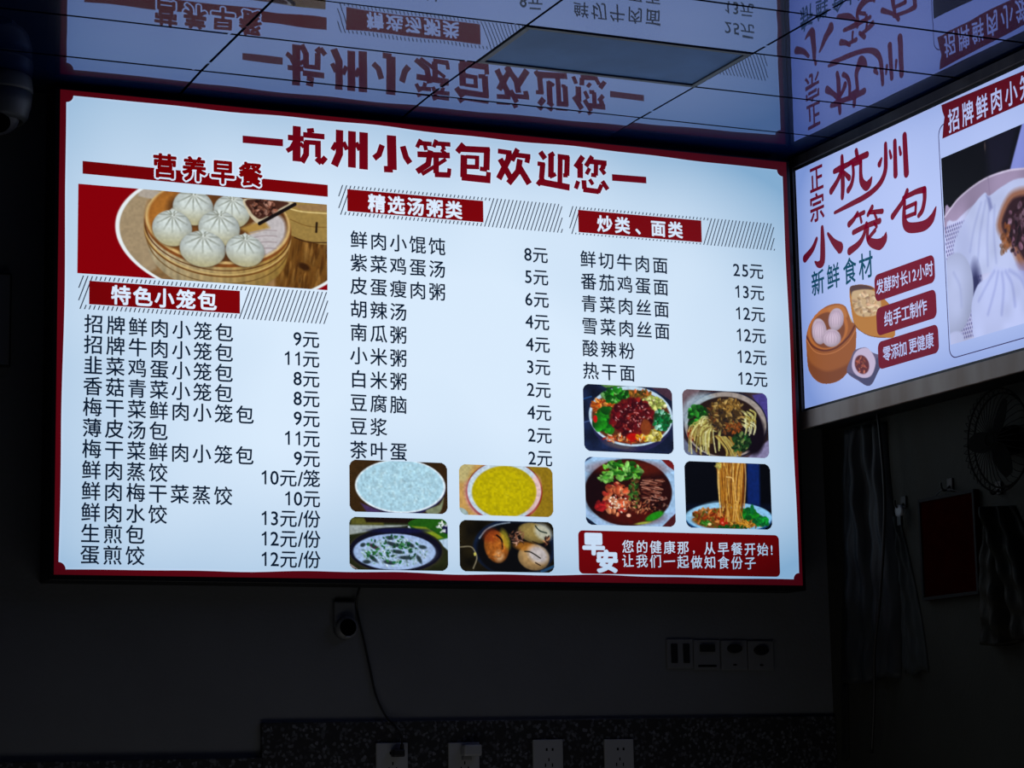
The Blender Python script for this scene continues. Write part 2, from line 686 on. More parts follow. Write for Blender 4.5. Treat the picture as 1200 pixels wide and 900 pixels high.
def granite():
    m = mat('speckled_granite', (0.004, 0.004, 0.005), 0.35, spec=0.3)
    nt = m.node_tree
    b = nt.nodes['Principled BSDF']
    tc = nt.nodes.new('ShaderNodeTexCoord')
    v = nt.nodes.new('ShaderNodeTexVoronoi')
    v.inputs['Scale'].default_value = 150
    nt.links.new(tc.outputs['Object'], v.inputs['Vector'])
    r = nt.nodes.new('ShaderNodeValToRGB')
    r.color_ramp.elements[0].position = 0.62
    r.color_ramp.elements[0].color = (0.028, 0.028, 0.031, 1)
    r.color_ramp.elements[1].position = 1.0
    r.color_ramp.elements[1].color = (0.17, 0.18, 0.21, 1)
    nt.links.new(v.outputs['Color'], r.inputs[0])
    nt.links.new(r.outputs[0], b.inputs['Base Color'])
    return m


M_GRANITE = granite()


def steel(name, metal, dark, light):
    m = mat(name, (0.20, 0.16, 0.14), 0.45, metal=metal)
    nt = m.node_tree
    b = nt.nodes['Principled BSDF']
    tc = nt.nodes.new('ShaderNodeTexCoord')
    mp = nt.nodes.new('ShaderNodeMapping')
    mp.inputs['Scale'].default_value = (1, 7, 1.0)
    n = nt.nodes.new('ShaderNodeTexNoise')
    n.inputs['Scale'].default_value = 1.4
    n.inputs['Detail'].default_value = 3
    nt.links.new(tc.outputs['Object'], mp.inputs[0])
    nt.links.new(mp.outputs[0], n.inputs['Vector'])
    r = nt.nodes.new('ShaderNodeValToRGB')
    r.color_ramp.elements[0].position = 0.38
    r.color_ramp.elements[0].color = dark
    r.color_ramp.elements[1].position = 0.62
    r.color_ramp.elements[1].color = light
    nt.links.new(n.outputs['Fac'], r.inputs[0])
    nt.links.new(r.outputs[0], b.inputs['Base Color'])
    return m


M_STEEL = steel('brushed_brown_steel', 0.25, (0.30, 0.215, 0.17, 1), (0.41, 0.33, 0.285, 1))
M_STEEL_DARK = steel('dark_brown_steel', 0.5, (0.045, 0.032, 0.026, 1), (0.085, 0.068, 0.055, 1))  # darker tone of the frame steel, on the top rail and corner stile


def ceiling_gloss():
    m = mat('glossy_ceiling_panel', (0.002, 0.05, 0.27), 0.015, metal=0.8, spec=0.5, coat=0.28)
    nt = m.node_tree
    b = nt.nodes['Principled BSDF']
    b.inputs['Coat Roughness'].default_value = 0.30
    tc = nt.nodes.new('ShaderNodeTexCoord')
    n = nt.nodes.new('ShaderNodeTexNoise')
    n.inputs['Scale'].default_value = 5.0
    n.inputs['Detail'].default_value = 1.0
    nt.links.new(tc.outputs['Object'], n.inputs['Vector'])
    bp = nt.nodes.new('ShaderNodeBump')
    bp.inputs['Strength'].default_value = 0.06
    bp.inputs['Distance'].default_value = 0.01
    nt.links.new(n.outputs['Fac'], bp.inputs['Height'])
    nt.links.new(bp.outputs[0], b.inputs['Normal'])
    return m


M_TILE = ceiling_gloss()
M_DIFFUSER = mat('lamp_diffuser', (0.095, 0.21, 0.44), 0.6, noise=0.12, nscale=7, spec=0.2)
M_LAMP_RIM = mat('lamp_rim', (0.015, 0.02, 0.04), 0.5)

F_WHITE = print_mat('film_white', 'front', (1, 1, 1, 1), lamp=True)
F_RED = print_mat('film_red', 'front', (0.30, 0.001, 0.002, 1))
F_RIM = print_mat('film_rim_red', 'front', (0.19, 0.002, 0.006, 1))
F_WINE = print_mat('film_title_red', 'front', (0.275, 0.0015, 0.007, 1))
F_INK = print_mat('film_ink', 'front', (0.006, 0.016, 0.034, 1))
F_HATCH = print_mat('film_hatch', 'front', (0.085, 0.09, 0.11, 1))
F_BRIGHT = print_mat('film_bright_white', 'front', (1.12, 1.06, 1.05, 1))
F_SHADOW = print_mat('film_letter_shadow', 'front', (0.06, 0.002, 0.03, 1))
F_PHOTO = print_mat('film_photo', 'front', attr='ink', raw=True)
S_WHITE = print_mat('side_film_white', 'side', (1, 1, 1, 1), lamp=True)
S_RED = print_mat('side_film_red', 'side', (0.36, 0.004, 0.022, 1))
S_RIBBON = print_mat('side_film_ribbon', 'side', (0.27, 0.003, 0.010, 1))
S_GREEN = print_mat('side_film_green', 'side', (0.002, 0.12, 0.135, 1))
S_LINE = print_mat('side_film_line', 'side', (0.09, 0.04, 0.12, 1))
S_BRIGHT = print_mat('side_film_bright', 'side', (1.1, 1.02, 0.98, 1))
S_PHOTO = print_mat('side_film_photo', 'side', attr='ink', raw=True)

TITLE = [
    [[(585,1124,14.8),(628,1124,14.8)],[(609,1156,21.7),(608,1063,21.7)],[(605,1116,12.5),(594,1096,12.5),(582,1088,12.5)],[(618,1112,10.3),(628,1102,10.3)],[(645,1154,19.4),(647,1142,19.4)],[(626,1135,14.8),(684,1135,14.8)],[(635,1119,16.0),(634,1084,16.0),(622,1062,16.0)],[(630,1116,12.5),(674,1117,12.5)],[(666,1121,16.0),(666,1079,16.0)],[(662,1077,17.1),(676,1065,17.1)],[(673,1064,14.8),(687,1081,14.8)]],
    [[(725,1157,20.5),(724,1094,20.5),(710,1061,20.5)],[(705,1102,12.5),(716,1122,12.5)],[(759,1157,21.7),(758,1060,21.7)],[(735,1126,12.5),(745,1106,12.5)],[(791,1157,23.9),(790,1058,23.9)],[(770,1128,12.5),(780,1108,12.5)]],
    [[(868,1156,26.2),(869,1064,26.2)],[(871,1065,17.1),(846,1064,17.1)],[(842,1128,16.0),(833,1102,16.0),(819,1090,16.0)],[(899,1130,17.1),(908,1101,17.1),(919,1086,17.1)]],
    [[(950,1153,11.4),(939,1130,11.4)],[(943,1143,12.5),(981,1143,12.5)],[(960,1143,11.4),(965,1125,11.4)],[(994,1156,11.4),(986,1135,11.4)],[(989,1146,12.5),(1034,1147,12.5)],[(1011,1146,11.4),(1016,1130,11.4)],[(940,1112,16.0),(1032,1117,16.0)],[(977,1126,16.0),(970,1088,16.0),(938,1065,16.0)],[(993,1122,16.0),(992,1065,16.0)],[(988,1062,14.8),(1032,1064,14.8)],[(1028,1062,11.4),(1030,1082,11.4)],[(1021,1106,10.3),(952,1059,10.3)],[(1006,1130,8.0),(1021,1122,8.0)]],
    [[(1072,1152,16.0),(1053,1128,16.0)],[(1062,1138,17.1),(1147,1142,17.1)],[(1139,1147,18.2),(1136,1087,18.2)],[(1138,1088,12.5),(1117,1089,12.5)],[(1078,1118,10.3),(1116,1119,10.3)],[(1110,1124,12.5),(1109,1093,12.5)],[(1080,1091,12.5),(1115,1093,12.5)],[(1072,1122,19.4),(1070,1061,19.4)],[(1064,1062,19.4),(1147,1061,19.4)],[(1140,1056,13.7),(1142,1082,13.7)]],
    [[(1170,1142,13.7),(1210,1140,13.7)],[(1203,1142,17.1),(1200,1121,17.1),(1171,1066,17.1)],[(1176,1121,17.1),(1206,1071,17.1)],[(1228,1153,14.8),(1210,1119,14.8)],[(1219,1136,13.7),(1265,1135,13.7)],[(1258,1136,14.8),(1254,1117,14.8)],[(1234,1125,17.1),(1228,1092,17.1),(1199,1056,17.1)],[(1231,1104,18.2),(1260,1060,18.2)]],
    [[(1294,1151,16.0),(1308,1133,16.0)],[(1285,1118,12.5),(1307,1117,12.5)],[(1301,1121,16.0),(1296,1077,16.0)],[(1284,1059,13.7),(1301,1081,13.7)],[(1293,1068,18.2),(1379,1060,18.2)],[(1335,1151,13.7),(1319,1140,13.7)],[(1326,1145,17.1),(1324,1083,17.1)],[(1320,1084,11.4),(1339,1094,11.4)],[(1345,1143,14.8),(1380,1142,14.8)],[(1374,1146,16.0),(1371,1092,16.0)],[(1374,1093,11.4),(1360,1092,11.4)],[(1353,1143,14.8),(1350,1068,14.8)]],
    [[(1421,1150,16.0),(1398,1117,16.0)],[(1412,1130,17.1),(1411,1089,17.1)],[(1449,1153,13.7),(1429,1123,13.7)],[(1440,1138,14.8),(1492,1137,14.8)],[(1485,1140,14.8),(1479,1121,14.8)],[(1460,1136,13.7),(1458,1100,13.7)],[(1460,1100,11.4),(1444,1101,11.4)],[(1440,1119,11.4),(1430,1101,11.4)],[(1472,1123,12.5),(1486,1106,12.5)],[(1405,1080,12.5),(1397,1058,12.5)],[(1422,1084,14.8),(1423,1059,14.8)],[(1419,1058,14.8),(1466,1056,14.8)],[(1464,1053,12.5),(1475,1076,12.5)],[(1439,1088,11.4),(1449,1074,11.4)],[(1477,1086,13.7),(1493,1064,13.7)]],
]
BRUSH = [
    [[(184,1123,15.2),(212,1124,19.0),(273,1126,13.3)],[(226,1154,15.2),(225,1115,20.9),(224,1072,20.9),(219,1042,17.1)],[(220,1114,17.1),(198,1093,17.1),(164,1072,20.9)],[(233,1108,11.4),(257,1087,19.0)],[(298,1152,17.1),(302,1135,17.1)],[(260,1127,13.3),(299,1129,17.1),(350,1129,19.0)],[(278,1119,13.3),(279,1092,15.2),(268,1067,17.1),(250,1054,19.0)],[(277,1118,11.4),(318,1118,15.2)],[(318,1118,15.2),(315,1084,17.1),(319,1061,22.8),(339,1044,26.6),(356,1050,22.8),(368,1062,5.7)],[(418,1100,9.5),(407,1088,19.0)],[(440,1134,15.2),(438,1095,19.0),(433,1064,19.0),(413,1041,19.0),(379,1026,17.1),(328,1017,17.1),(260,1013,15.2),(177,1008,9.5)],[(458,1111,9.5),(463,1093,13.3)],[(484,1130,17.1),(482,1084,19.0),(480,1041,20.9)],[(504,1109,9.5),(508,1091,13.3)],[(530,1134,20.9),(530,1086,22.8),(530,1033,24.7)]],
    [[(110,981,15.2),(109,935,24.7),(103,888,28.5),(82,883,19.0),(65,894,5.7)],[(79,956,13.3),(55,932,19.0),(14,914,24.7)],[(138,958,9.5),(166,928,20.9),(196,906,34.2)]],
    [[(291,982,11.4),(272,969,15.2),(247,960,19.0)],[(279,974,11.4),(323,976,13.3)],[(303,970,9.5),(308,953,11.4)],[(363,981,15.2),(341,965,13.3)],[(348,970,11.4),(410,959,15.2)],[(372,962,9.5),(381,946,11.4)],[(266,933,15.2),(330,937,15.2),(396,936,17.1)],[(332,943,13.3),(316,914,15.2),(289,896,19.0),(243,886,22.8)],[(338,928,13.3),(334,905,15.2),(351,887,24.7),(390,874,32.3),(415,883,24.7),(423,898,5.7)],[(372,916,13.3),(335,900,11.4)],[(370,935,9.5),(380,924,11.4)]],
    [[(530,986,15.2),(508,963,15.2),(457,934,19.0)],[(511,971,13.3),(568,974,15.2),(608,971,19.0)],[(608,971,19.0),(606,945,17.1),(594,920,17.1),(576,909,13.3)],[(518,943,11.4),(567,945,11.4)],[(567,945,11.4),(562,918,11.4)],[(518,919,11.4),(562,919,11.4)],[(516,961,13.3),(510,922,19.0),(516,898,26.6),(541,885,28.5),(599,878,28.5),(634,889,24.7),(655,914,4.8)]],
]

# ----------------------------------------------------------------------------
# room
# ----------------------------------------------------------------------------
ROOM_X0, ROOM_Y0 = -3.0, -7.6
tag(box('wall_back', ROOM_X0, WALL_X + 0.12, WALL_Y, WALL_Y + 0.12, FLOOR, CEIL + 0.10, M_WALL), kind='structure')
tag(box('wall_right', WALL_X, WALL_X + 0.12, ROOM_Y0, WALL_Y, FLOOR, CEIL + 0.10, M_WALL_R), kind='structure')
tag(box('wall_left', ROOM_X0 - 0.12, ROOM_X0, ROOM_Y0, WALL_Y + 0.12, FLOOR, CEIL + 0.10, M_ROOM), kind='structure')
tag(box('wall_front', ROOM_X0 - 0.12, WALL_X + 0.12, ROOM_Y0 - 0.12, ROOM_Y0, FLOOR, CEIL + 0.10, M_ROOM), kind='structure')
tag(box('floor', ROOM_X0 - 0.12, WALL_X + 0.12, ROOM_Y0 - 0.12, WALL_Y + 0.12, FLOOR - 0.1, FLOOR, M_FLOOR), kind='structure')

# granite splashback: a high part and a lower ledge to its left
tag(box('trim_1', 0.542, WALL_X - 0.002, WALL_Y - 0.014, WALL_Y, -1.05, -0.352, M_GRANITE, bev=0.002), kind='structure')
tag(box('trim_2', ROOM_X0 + 0.3, 0.5405, WALL_Y - 0.022, WALL_Y, -1.05, -0.437, M_GRANITE, bev=0.002), kind='structure')

# ceiling: black backing sheet with glossy panels clipped under it
ceil = box('ceiling', ROOM_X0, WALL_X, ROOM_Y0, WALL_Y, CEIL + 0.012, CEIL + 0.10, M_SEAM)
tag(ceil, kind='structure')


def tile_mesh(w, d, seed, sag=False):
    rnd = random.Random(seed)
    nx, ny = 14, 8
    ph = [rnd.uniform(0, 6.28) for _ in range(4)]
    am = rnd.uniform(0.5, 1.0)
    V, F = [], []
    for j in range(ny + 1):
        for i in range(nx + 1):
            s, t = i / nx, j / ny
            # crowd the grid lines to the edges so that only a narrow lip curls up
            s = 0.5 - 0.5 * math.cos(math.pi * s)
            t = 0.5 - 0.5 * math.cos(math.pi * t)
            x, y = (s - 0.5) * w, (t - 0.5) * d
            z = 0.00028 * am * (math.sin(7 * x + ph[0]) * math.cos(9 * y + ph[1])) + 0.0002 * am * math.sin(13 * x + ph[2])
            if sag:      # the row cut to fit along the board hangs a little lower at the wall
                z -= 0.0085 * t + 0.0030 * t ** 5 + 0.0012 * t * math.sin(8 * x + ph[3])
            V.append((x, y, z))
    for j in range(ny):
        for i in range(nx):
            a = j * (nx + 1) + i
            F.append((a, a + nx + 1, a + nx + 2, a + 1))
    n = len(V)
    for sx, sy in ((-1, -1), (1, -1), (1, 1), (-1, 1)):
        V.append((sx * w / 2, sy * d / 2, 0.011))
    F.append((n, n + 1, n + 2, n + 3))
    me = bpy.data.meshes.new('ceiling_tile')
    me.from_pydata(V, [], F)
    me.materials.append(M_TILE)
    for p in me.polygons:
        p.use_smooth = True
    return me


TX0, TPX = 0.303, 0.6
TY0, TPY = -0.187, 0.299
variants = {}
rt = random.Random(11)
xs = [ROOM_X0 + 0.003] + [TX0 + TPX * k for k in range(-5, 4) if TX0 + TPX * k < WALL_X - 0.02] + [WALL_X - 0.003]
ys = [WALL_Y - 0.001] + [TY0 - TPY * k for k in range(0, 12)]
ceiling_cells = []
for j in range(len(ys) - 1):
    for i in range(len(xs) - 1):
        x0, x1, y1, y0 = xs[i], xs[i + 1], ys[j], ys[j + 1]
        if abs(x0 - (TX0 + TPX)) < 0.01 and abs(y1 - (TY0 - TPY)) < 0.01:
            lamp_cell = (x0, x1, y0, y1)
            continue
        w, d = round(x1 - x0 - 0.0070, 4), round(y1 - y0 - 0.0100, 4)
        sag = j == 0 and x1 < 2.0
        k = (w, d, rt.randrange(3), sag)
        if k not in variants:
            variants[k] = tile_mesh(w, d, int(w * 100 + d * 1000) + k[2] * 7, sag)
        o = bpy.data.objects.new('ceiling_tile', variants[k])
        C.objects.link(o)
        o.parent = ceil
        o.location = ((x0 + x1) / 2, (y0 + y1) / 2, CEIL)
        o.rotation_euler = (math.radians(rt.uniform(-0.09, 0.09)), math.radians(rt.uniform(-0.06, 0.06)), 0)
# the rest of the ceiling, behind the viewer, as one plain sheet
box('ceiling_sheet', ROOM_X0 + 0.003, WALL_X - 0.003, ROOM_Y0 + 0.003, ys[-1] - 0.004, CEIL, CEIL + 0.011, M_TILE, ceil)

lx0, lx1, ly0, ly1 = lamp_cell
lamp = empty('ceiling_light_panel', ((lx0 + lx1) / 2, (ly0 + ly1) / 2, CEIL + 0.011))
tag(lamp, 'unlit flat grey ceiling light panel with matt diffuser among the glossy tiles', 'ceiling light')
bm = bmesh.new()
lc = lamp.location
for a in ((lx0 + .002, lx1 - .002, ly0 + .002, ly0 + .016), (lx0 + .002, lx1 - .002, ly1 - .016, ly1 - .002),
          (lx0 + .002, lx0 + .016, ly0 + .016, ly1 - .016), (lx1 - .016, lx1 - .002, ly0 + .016, ly1 - .016)):
    add_box(bm, a[0] - lc.x, a[1] - lc.x, a[2] - lc.y, a[3] - lc.y, -0.014, 0.0, 0.001)
link('frame', bm_mesh(bm, 'frame'), M_LAMP_RIM, lamp)
box('diffuser', lx0 + .016, lx1 - .016, ly0 + .016, ly1 - .016, CEIL + 0.001, CEIL + 0.004, M_DIFFUSER, lamp, off=lc)

# ----------------------------------------------------------------------------
# big menu board on the back wall
# ----------------------------------------------------------------------------
board = empty('menu_light_box', (0, 0, 0))
tag(board, 'large backlit white menu light box with red border and red title on back wall', 'light box')
W, H = BOARD_W, BOARD_H
bm = bmesh.new()
add_box(bm, -0.012, W + 0.012, 0.001, WALL_Y - 0.001, -0.014, H + 0.006, 0.003)
link('housing', bm_mesh(bm, 'housing'), M_HOUSING, board)
plate('print_sheet', [(0.004, 0.004), (W - 0.004, 0.004), (W - 0.004, H - 0.004), (0.004, H - 0.004)], on_front, 0.0005, F_WHITE, board)


def lumpy(u, z):
    """the print is not pulled quite straight: its red edge wanders by a few millimetres"""
    return 0.0016 * math.sin(9 * u + 1.0) + 0.0012 * math.sin(23 * u + z) + 0.0014 * math.sin(11 * z + 0.4)


def inner_border():
    pts = []
    tl, tr, br, bl = (0.0150, 1.1775), (2.0435, 1.1660), (2.0465, 0.0165), (0.0105, 0.0125)
    R = 0.0175

    def lerp(a, b, t):
        return (a[0] + (b[0] - a[0]) * t, a[1] + (b[1] - a[1]) * t)
    seq = [(bl, br, 'b'), (br, tr, 'r'), (tr, tl, 't'), (tl, bl, 'l')]
    for a, b, side in seq:
        L = math.hypot(b[0] - a[0], b[1] - a[1])
        n = 60
        for i in range(n + 1):
            t = R / L + (1 - 2 * R / L) * i / n
            p = lerp(a, b, t)
            k = lumpy(p[0], p[1]) * min(1, 4 * t, 4 * (1 - t)) * 1.1
            if side in 'bt':
                p = (p[0], p[1] + k + (0.004 * math.sin(math.pi * t) if side == 't' else 0.002 * math.sin(math.pi * t)))
            else:
                p = (p[0] + k, p[1])
            pts.append(p)
        # notch: a quarter circle biting into the white
        a2 = math.atan2(b[1] - a[1], b[0] - a[0])
        for i in range(1, 8):
            t = math.pi + a2 - math.pi / 2 * i / 8
            pts.append((b[0] + R * math.cos(t), b[1] + R * math.sin(t)))
    return pts


inn = inner_border()
outb = []
for (u, z) in inn:
    du, dv = min(u, W - u), min(z, H - z)
    cands = [(u, 'L'), (W - u, 'R'), (z, 'B'), (H - z, 'T')]
    corner = min(u, W - u) < 0.034 and min(z, H - z) < 0.034
    if corner:
        outb.append((0 if u < W / 2 else W, 0 if z < H / 2 else H))
    else:
        k = min(cands)[1]
        outb.append({'L': (0, z), 'R': (W, z), 'B': (u, 0), 'T': (u, H)}[k])
ring('red_border', outb, inn, on_front, 0.0010, F_RIM, board)
# bright line just inside the border
inn2 = []
n = len(inn)
for i in range(n):
    a, b = Vector(inn[i - 1]), Vector(inn[(i + 1) % n])
    d = (b - a).normalized()
    inn2.append((inn[i][0] - d.y * 0.0042, inn[i][1] + d.x * 0.0042))
ring('white_keyline', inn, inn2, on_front, 0.0011, F_BRIGHT, board)

LF = 0.0018               # lettering layer
LP = 0.0014               # picture / band layer

title_bar = [[(465, 1108, 19), (572, 1108.5, 19)], [(1507, 1099, 18.5), (1611.5, 1100.5, 18.5)]]
for st in title_bar:
    strokes('title_dash', [st], on_front, LF, F_WINE, board)
for g in TITLE:
    strokes('title_halo', g, on_front, LF - 0.0003, F_BRIGHT, board, grow=0.0026)
    strokes('title_letter', g, on_front, LF, F_WINE, board)

# breakfast heading on its bar
plate('heading_bar', [(0.0576, 0.9828), (0.692, 0.9772), (0.692, 1.0085), (0.0572, 1.0149)], on_front, 0.0013, F_RED, board)
it = []
for ch, u, z in zip('营养早餐', (0.2637, 0.3396, 0.4135, 0.4862), (1.0205, 1.0195, 1.0185, 1.0185)):
    it.append((ch, u, z, 0.063, 0.064))
chars('heading_outline', it, on_front, LF - 0.0003, F_BRIGHT, board, off=0.105)
chars('heading_text', it, on_front, LF, F_RED, board, off=0.036)


def hatch(u0, u1, z0, z1, lean, holes, name='hatching'):
    V, F = [], []
    pitch = 0.01115
    w = 0.0030
    u = u0 - (z1 - z0) * lean
    while u < u1:
        # one slanted line from (u, z0) to (u + lean * h, z1), clipped to the band and around the red box
        a0, a1 = 0.0, 1.0
        h = z1 - z0
        for t_lo, t_hi in ((a0, a1),):
            lo = max(0.0, (u0 - u) / (lean * h))
            hi = min(1.0, (u1 - u) / (lean * h))
            if hi - lo > 0.05:
                segs = [(lo, hi)]
                for (hu0, hu1, hz0, hz1) in holes:
                    t0, t1 = (hz0 - z0) / h, (hz1 - z0) / h
                    new = []
                    for s0, s1 in segs:
                        um = u + lean * h * (t0 + t1) / 2
                        if hu0 - 0.004 < um < hu1 + 0.010:
                            if s0 < t0:
                                new.append((s0, min(s1, t0)))
                            if s1 > t1:
                                new.append((max(s0, t1), s1))
                        else:
                            new.append((s0, s1))
                    segs = new
                for s0, s1 in segs:
                    if s1 - s0 < 0.03:
                        continue
                    b = len(V)
                    V += [(u + lean * h * s0, z0 + h * s0), (u + lean * h * s0 + w, z0 + h * s0),
                          (u + lean * h * s1 + w, z0 + h * s1), (u + lean * h * s1, z0 + h * s1)]
                    F.append((b, b + 1, b + 2, b + 3))
        u += pitch
    o = flat_mesh(name, V, F, on_front, 0.0012, F_HATCH, board)
    o['kind'] = 'stuff'
    return o


def band(u0, u1, z0, z1, bu0, bu1, bz0, bz1, text, cs, cz, size):
    hatch(u0, u1, z0, z1, 0.36, [(bu0, bu1, bz0 - 0.002, bz1 + 0.002)])
    b = plate('heading_band', [(bu0, bz0), (bu1, bz0), (bu1, bz1), (bu0, bz1)], on_front, LP, F_RED, board)
    chars('heading_text', [(ch, c, cz, size, size) for ch, c in zip(text, cs)], on_front, LF, F_BRIGHT, b, off=0.030)


band(0.050, 0.6888, 0.645, 0.728, 0.0772, 0.4582, 0.658, 0.716, '特色小笼包',
     [0.1557 + 0.0545 * k for k in range(5)], 0.6855, 0.050)
band(0.720, 1.3535, 0.933, 1.012, 0.745, 1.1250, 0.944, 1.0020, '精选汤粥类',
     [0.8255 + 0.0538 * k for k in range(5)], 0.971, 0.049)
band(1.375, 2.007, 0.9325, 1.0095, 1.4025, 1.7782, 0.939, 1.0005, '炒类、面类',
     [1.4815, 1.5345, 1.5960, 1.6440, 1.6965], 0.968, 0.047)

MENU = [
    # column 1
    (0.0893, 0.6100, 0.0547, 0.6690, 0.6045, 0.0506, [
        ('招牌鲜肉小笼包', '9元'), ('招牌牛肉小笼包', '11元'), ('韭菜鸡蛋小笼包', '8元'), ('香菇青菜小笼包', '8元'),
        ('梅干菜鲜肉小笼包', '9元'), ('薄皮汤包', '11元'), ('梅干菜鲜肉小笼包', '9元'), ('鲜肉蒸饺', '10元/笼'),
        ('鲜肉梅干菜蒸饺', '10元'), ('鲜肉水饺', '13元/份'), ('生煎包', '12元/份'), ('蛋煎饺', '12元/份')]),
    # column 2
    (0.7755, 0.8710, 0.0541, 1.3120, 0.8690, 0.0605, [
        ('鲜肉小馄饨', '8元'), ('紫菜鸡蛋汤', '5元'), ('皮蛋瘦肉粥', '6元'), ('胡辣汤', '4元'), ('南瓜粥', '4元'),
        ('小米粥', '3元'), ('白米粥', '2元'), ('豆腐脑', '4元'), ('豆浆', '2元'), ('茶叶蛋', '2元')]),
    # column 3
    (1.4285, 0.8668, 0.0545, 1.9715, 0.8708, 0.0607, [
        ('鲜切牛肉面', '25元'), ('番茄鸡蛋面', '13元'), ('青菜肉丝面', '12元'), ('雪菜肉丝面', '12元'),
        ('酸辣粉', '12元'), ('热干面', '12元')]),
]
EM = 0.0488
for (u, z, pu, pr, pz, pitch, rows) in MENU:
    for k, (name, price) in enumerate(rows):
        zz = z - pitch * k * (1.008 if u < 0.5 else 1.0)
        du = 0.0 if u > 0.5 else -0.0003 * k
        if u > 0.7 and u < 1:
            du = -0.0006 * k
        chars('dish_name', [(ch, u + du + pu * i, zz - 0.0004 * i, EM, EM) for i, ch in enumerate(name)],
              on_front, LF, F_INK, board, off=0.011)
        r = pr
        zz = pz - pitch * k
        items = []
        for ch in reversed(price.replace('1', FLAG_ONE)):
            if ord(ch) > 128:
                items.append((ch, r - 0.0245, zz - 0.001, 0.0470, 0.0470))
                r -= 0.0462
            elif ch == '/':
                items.append((ch, r - 0.008, zz - 0.001, 0.050, 0.050))
                r -= 0.0150
            else:
                items.append((ch, r - 0.0142, zz - 0.0003, 0.0475, 0.0488))
                r -= 0.0272
        chars('price', items, on_front, LF, F_INK, board, off=0.011)

# slogan banner
ban = plate('slogan_banner', rrect(1.3800, 1.9865, 0.0225, 0.1362, 0.013), on_front, LP, F_RED, board)
chars('slogan_word', [('早', 1.4240, 0.1020, 0.064, 0.060)], on_front, LF, F_BRIGHT, ban, off=0.060)
chars('slogan_word', [('安', 1.4625, 0.0560, 0.064, 0.060)], on_front, LF, F_BRIGHT, ban, off=0.060)
l1 = [('您', 1.5249), ('的', 1.5668), ('健', 1.6074), ('康', 1.6490), ('那', 1.6900), (',', 1.7222), ('从', 1.7705),
      ('早', 1.8125), ('餐', 1.8540), ('开', 1.8950), ('始', 1.9345), ('!', 1.9625)]
chars('slogan_line', [(c, u, 0.0965 if c != ',' else 0.0985, 0.0365, 0.0365) for c, u in l1], on_front, LF, F_BRIGHT, ban,
      off=0.010, shear=0.06)
l2 = ['让', '我', '们', '一', '起', '做', '知', '食', '份', '子']
chars('slogan_line', [(c, 1.5238 + 0.04115 * i, 0.0588, 0.0365, 0.0365) for i, c in enumerate(l2)], on_front, LF, F_BRIGHT, ban,
      off=0.010, shear=0.06)

# --- pictures on the board ------------------------------------------------------
GRN = [(20, 110, 15), (45, 150, 35), (10, 80, 15), (80, 175, 60)]


def bun(c, x, y, rx, ry, col=(205, 215, 212), apex=(0, -0.72), folds=11, warm=(190, 180, 130)):
    d, p, q = c.emask(x, y, rx, ry)
    c.ell(x, y + ry * 0.12, rx * 1.05, ry * 1.02, (60, 40, 22), soft=14, a=0.6)
    rx, ry = rx * 1.05, ry * 1.05
    mk = c.ell(x, y, rx, ry, col, soft=4, shade=0.26)
    tip = c.poly([(x - rx * 0.30, y - ry * 0.86), (x, y - ry * 1.13), (x + rx * 0.30, y - ry * 0.86), (x, y - ry * 0.6)], col, soft=5, a=0.9)
    k = np.clip(q * 0.9 + 0.15, 0, 1) ** 1.3 * mk
    c.put(k, warm, 0.75)
    ax, ay = apex
    for i in range(folds):
        t = -2.9 + 5.8 * (i + 0.5) / folds + math.pi / 2
        ex, ey = math.cos(t), math.sin(t)
        x0, y0 = x + rx * (ax + 0.08 * ex), y + ry * (ay + 0.08 * ey)
        x1, y1 = x + rx * (ax + ex * 0.85), y + ry * (ay + ey * 0.95)
        dd = c.seg(x0, y0 + c.sh * (x0 - x), x1, y1 + c.sh * (x1 - x))
        line = np.clip(1 - dd / (rx * 0.07), 0, 1) * mk * np.clip(1.15 - np.hypot(p - ax, q - ay) / 1.1, 0, 1)
        c.put(line, (96, 100, 84), 0.70)
        dd = c.seg(x0 + rx * .09, y0, x1 + rx * .12, y1)
        line = np.clip(1 - dd / (rx * 0.07), 0, 1) * mk * np.clip(1.1 - np.hypot(p - ax, q - ay), 0, 1)
        c.put(line, (235, 242, 240), 0.5)


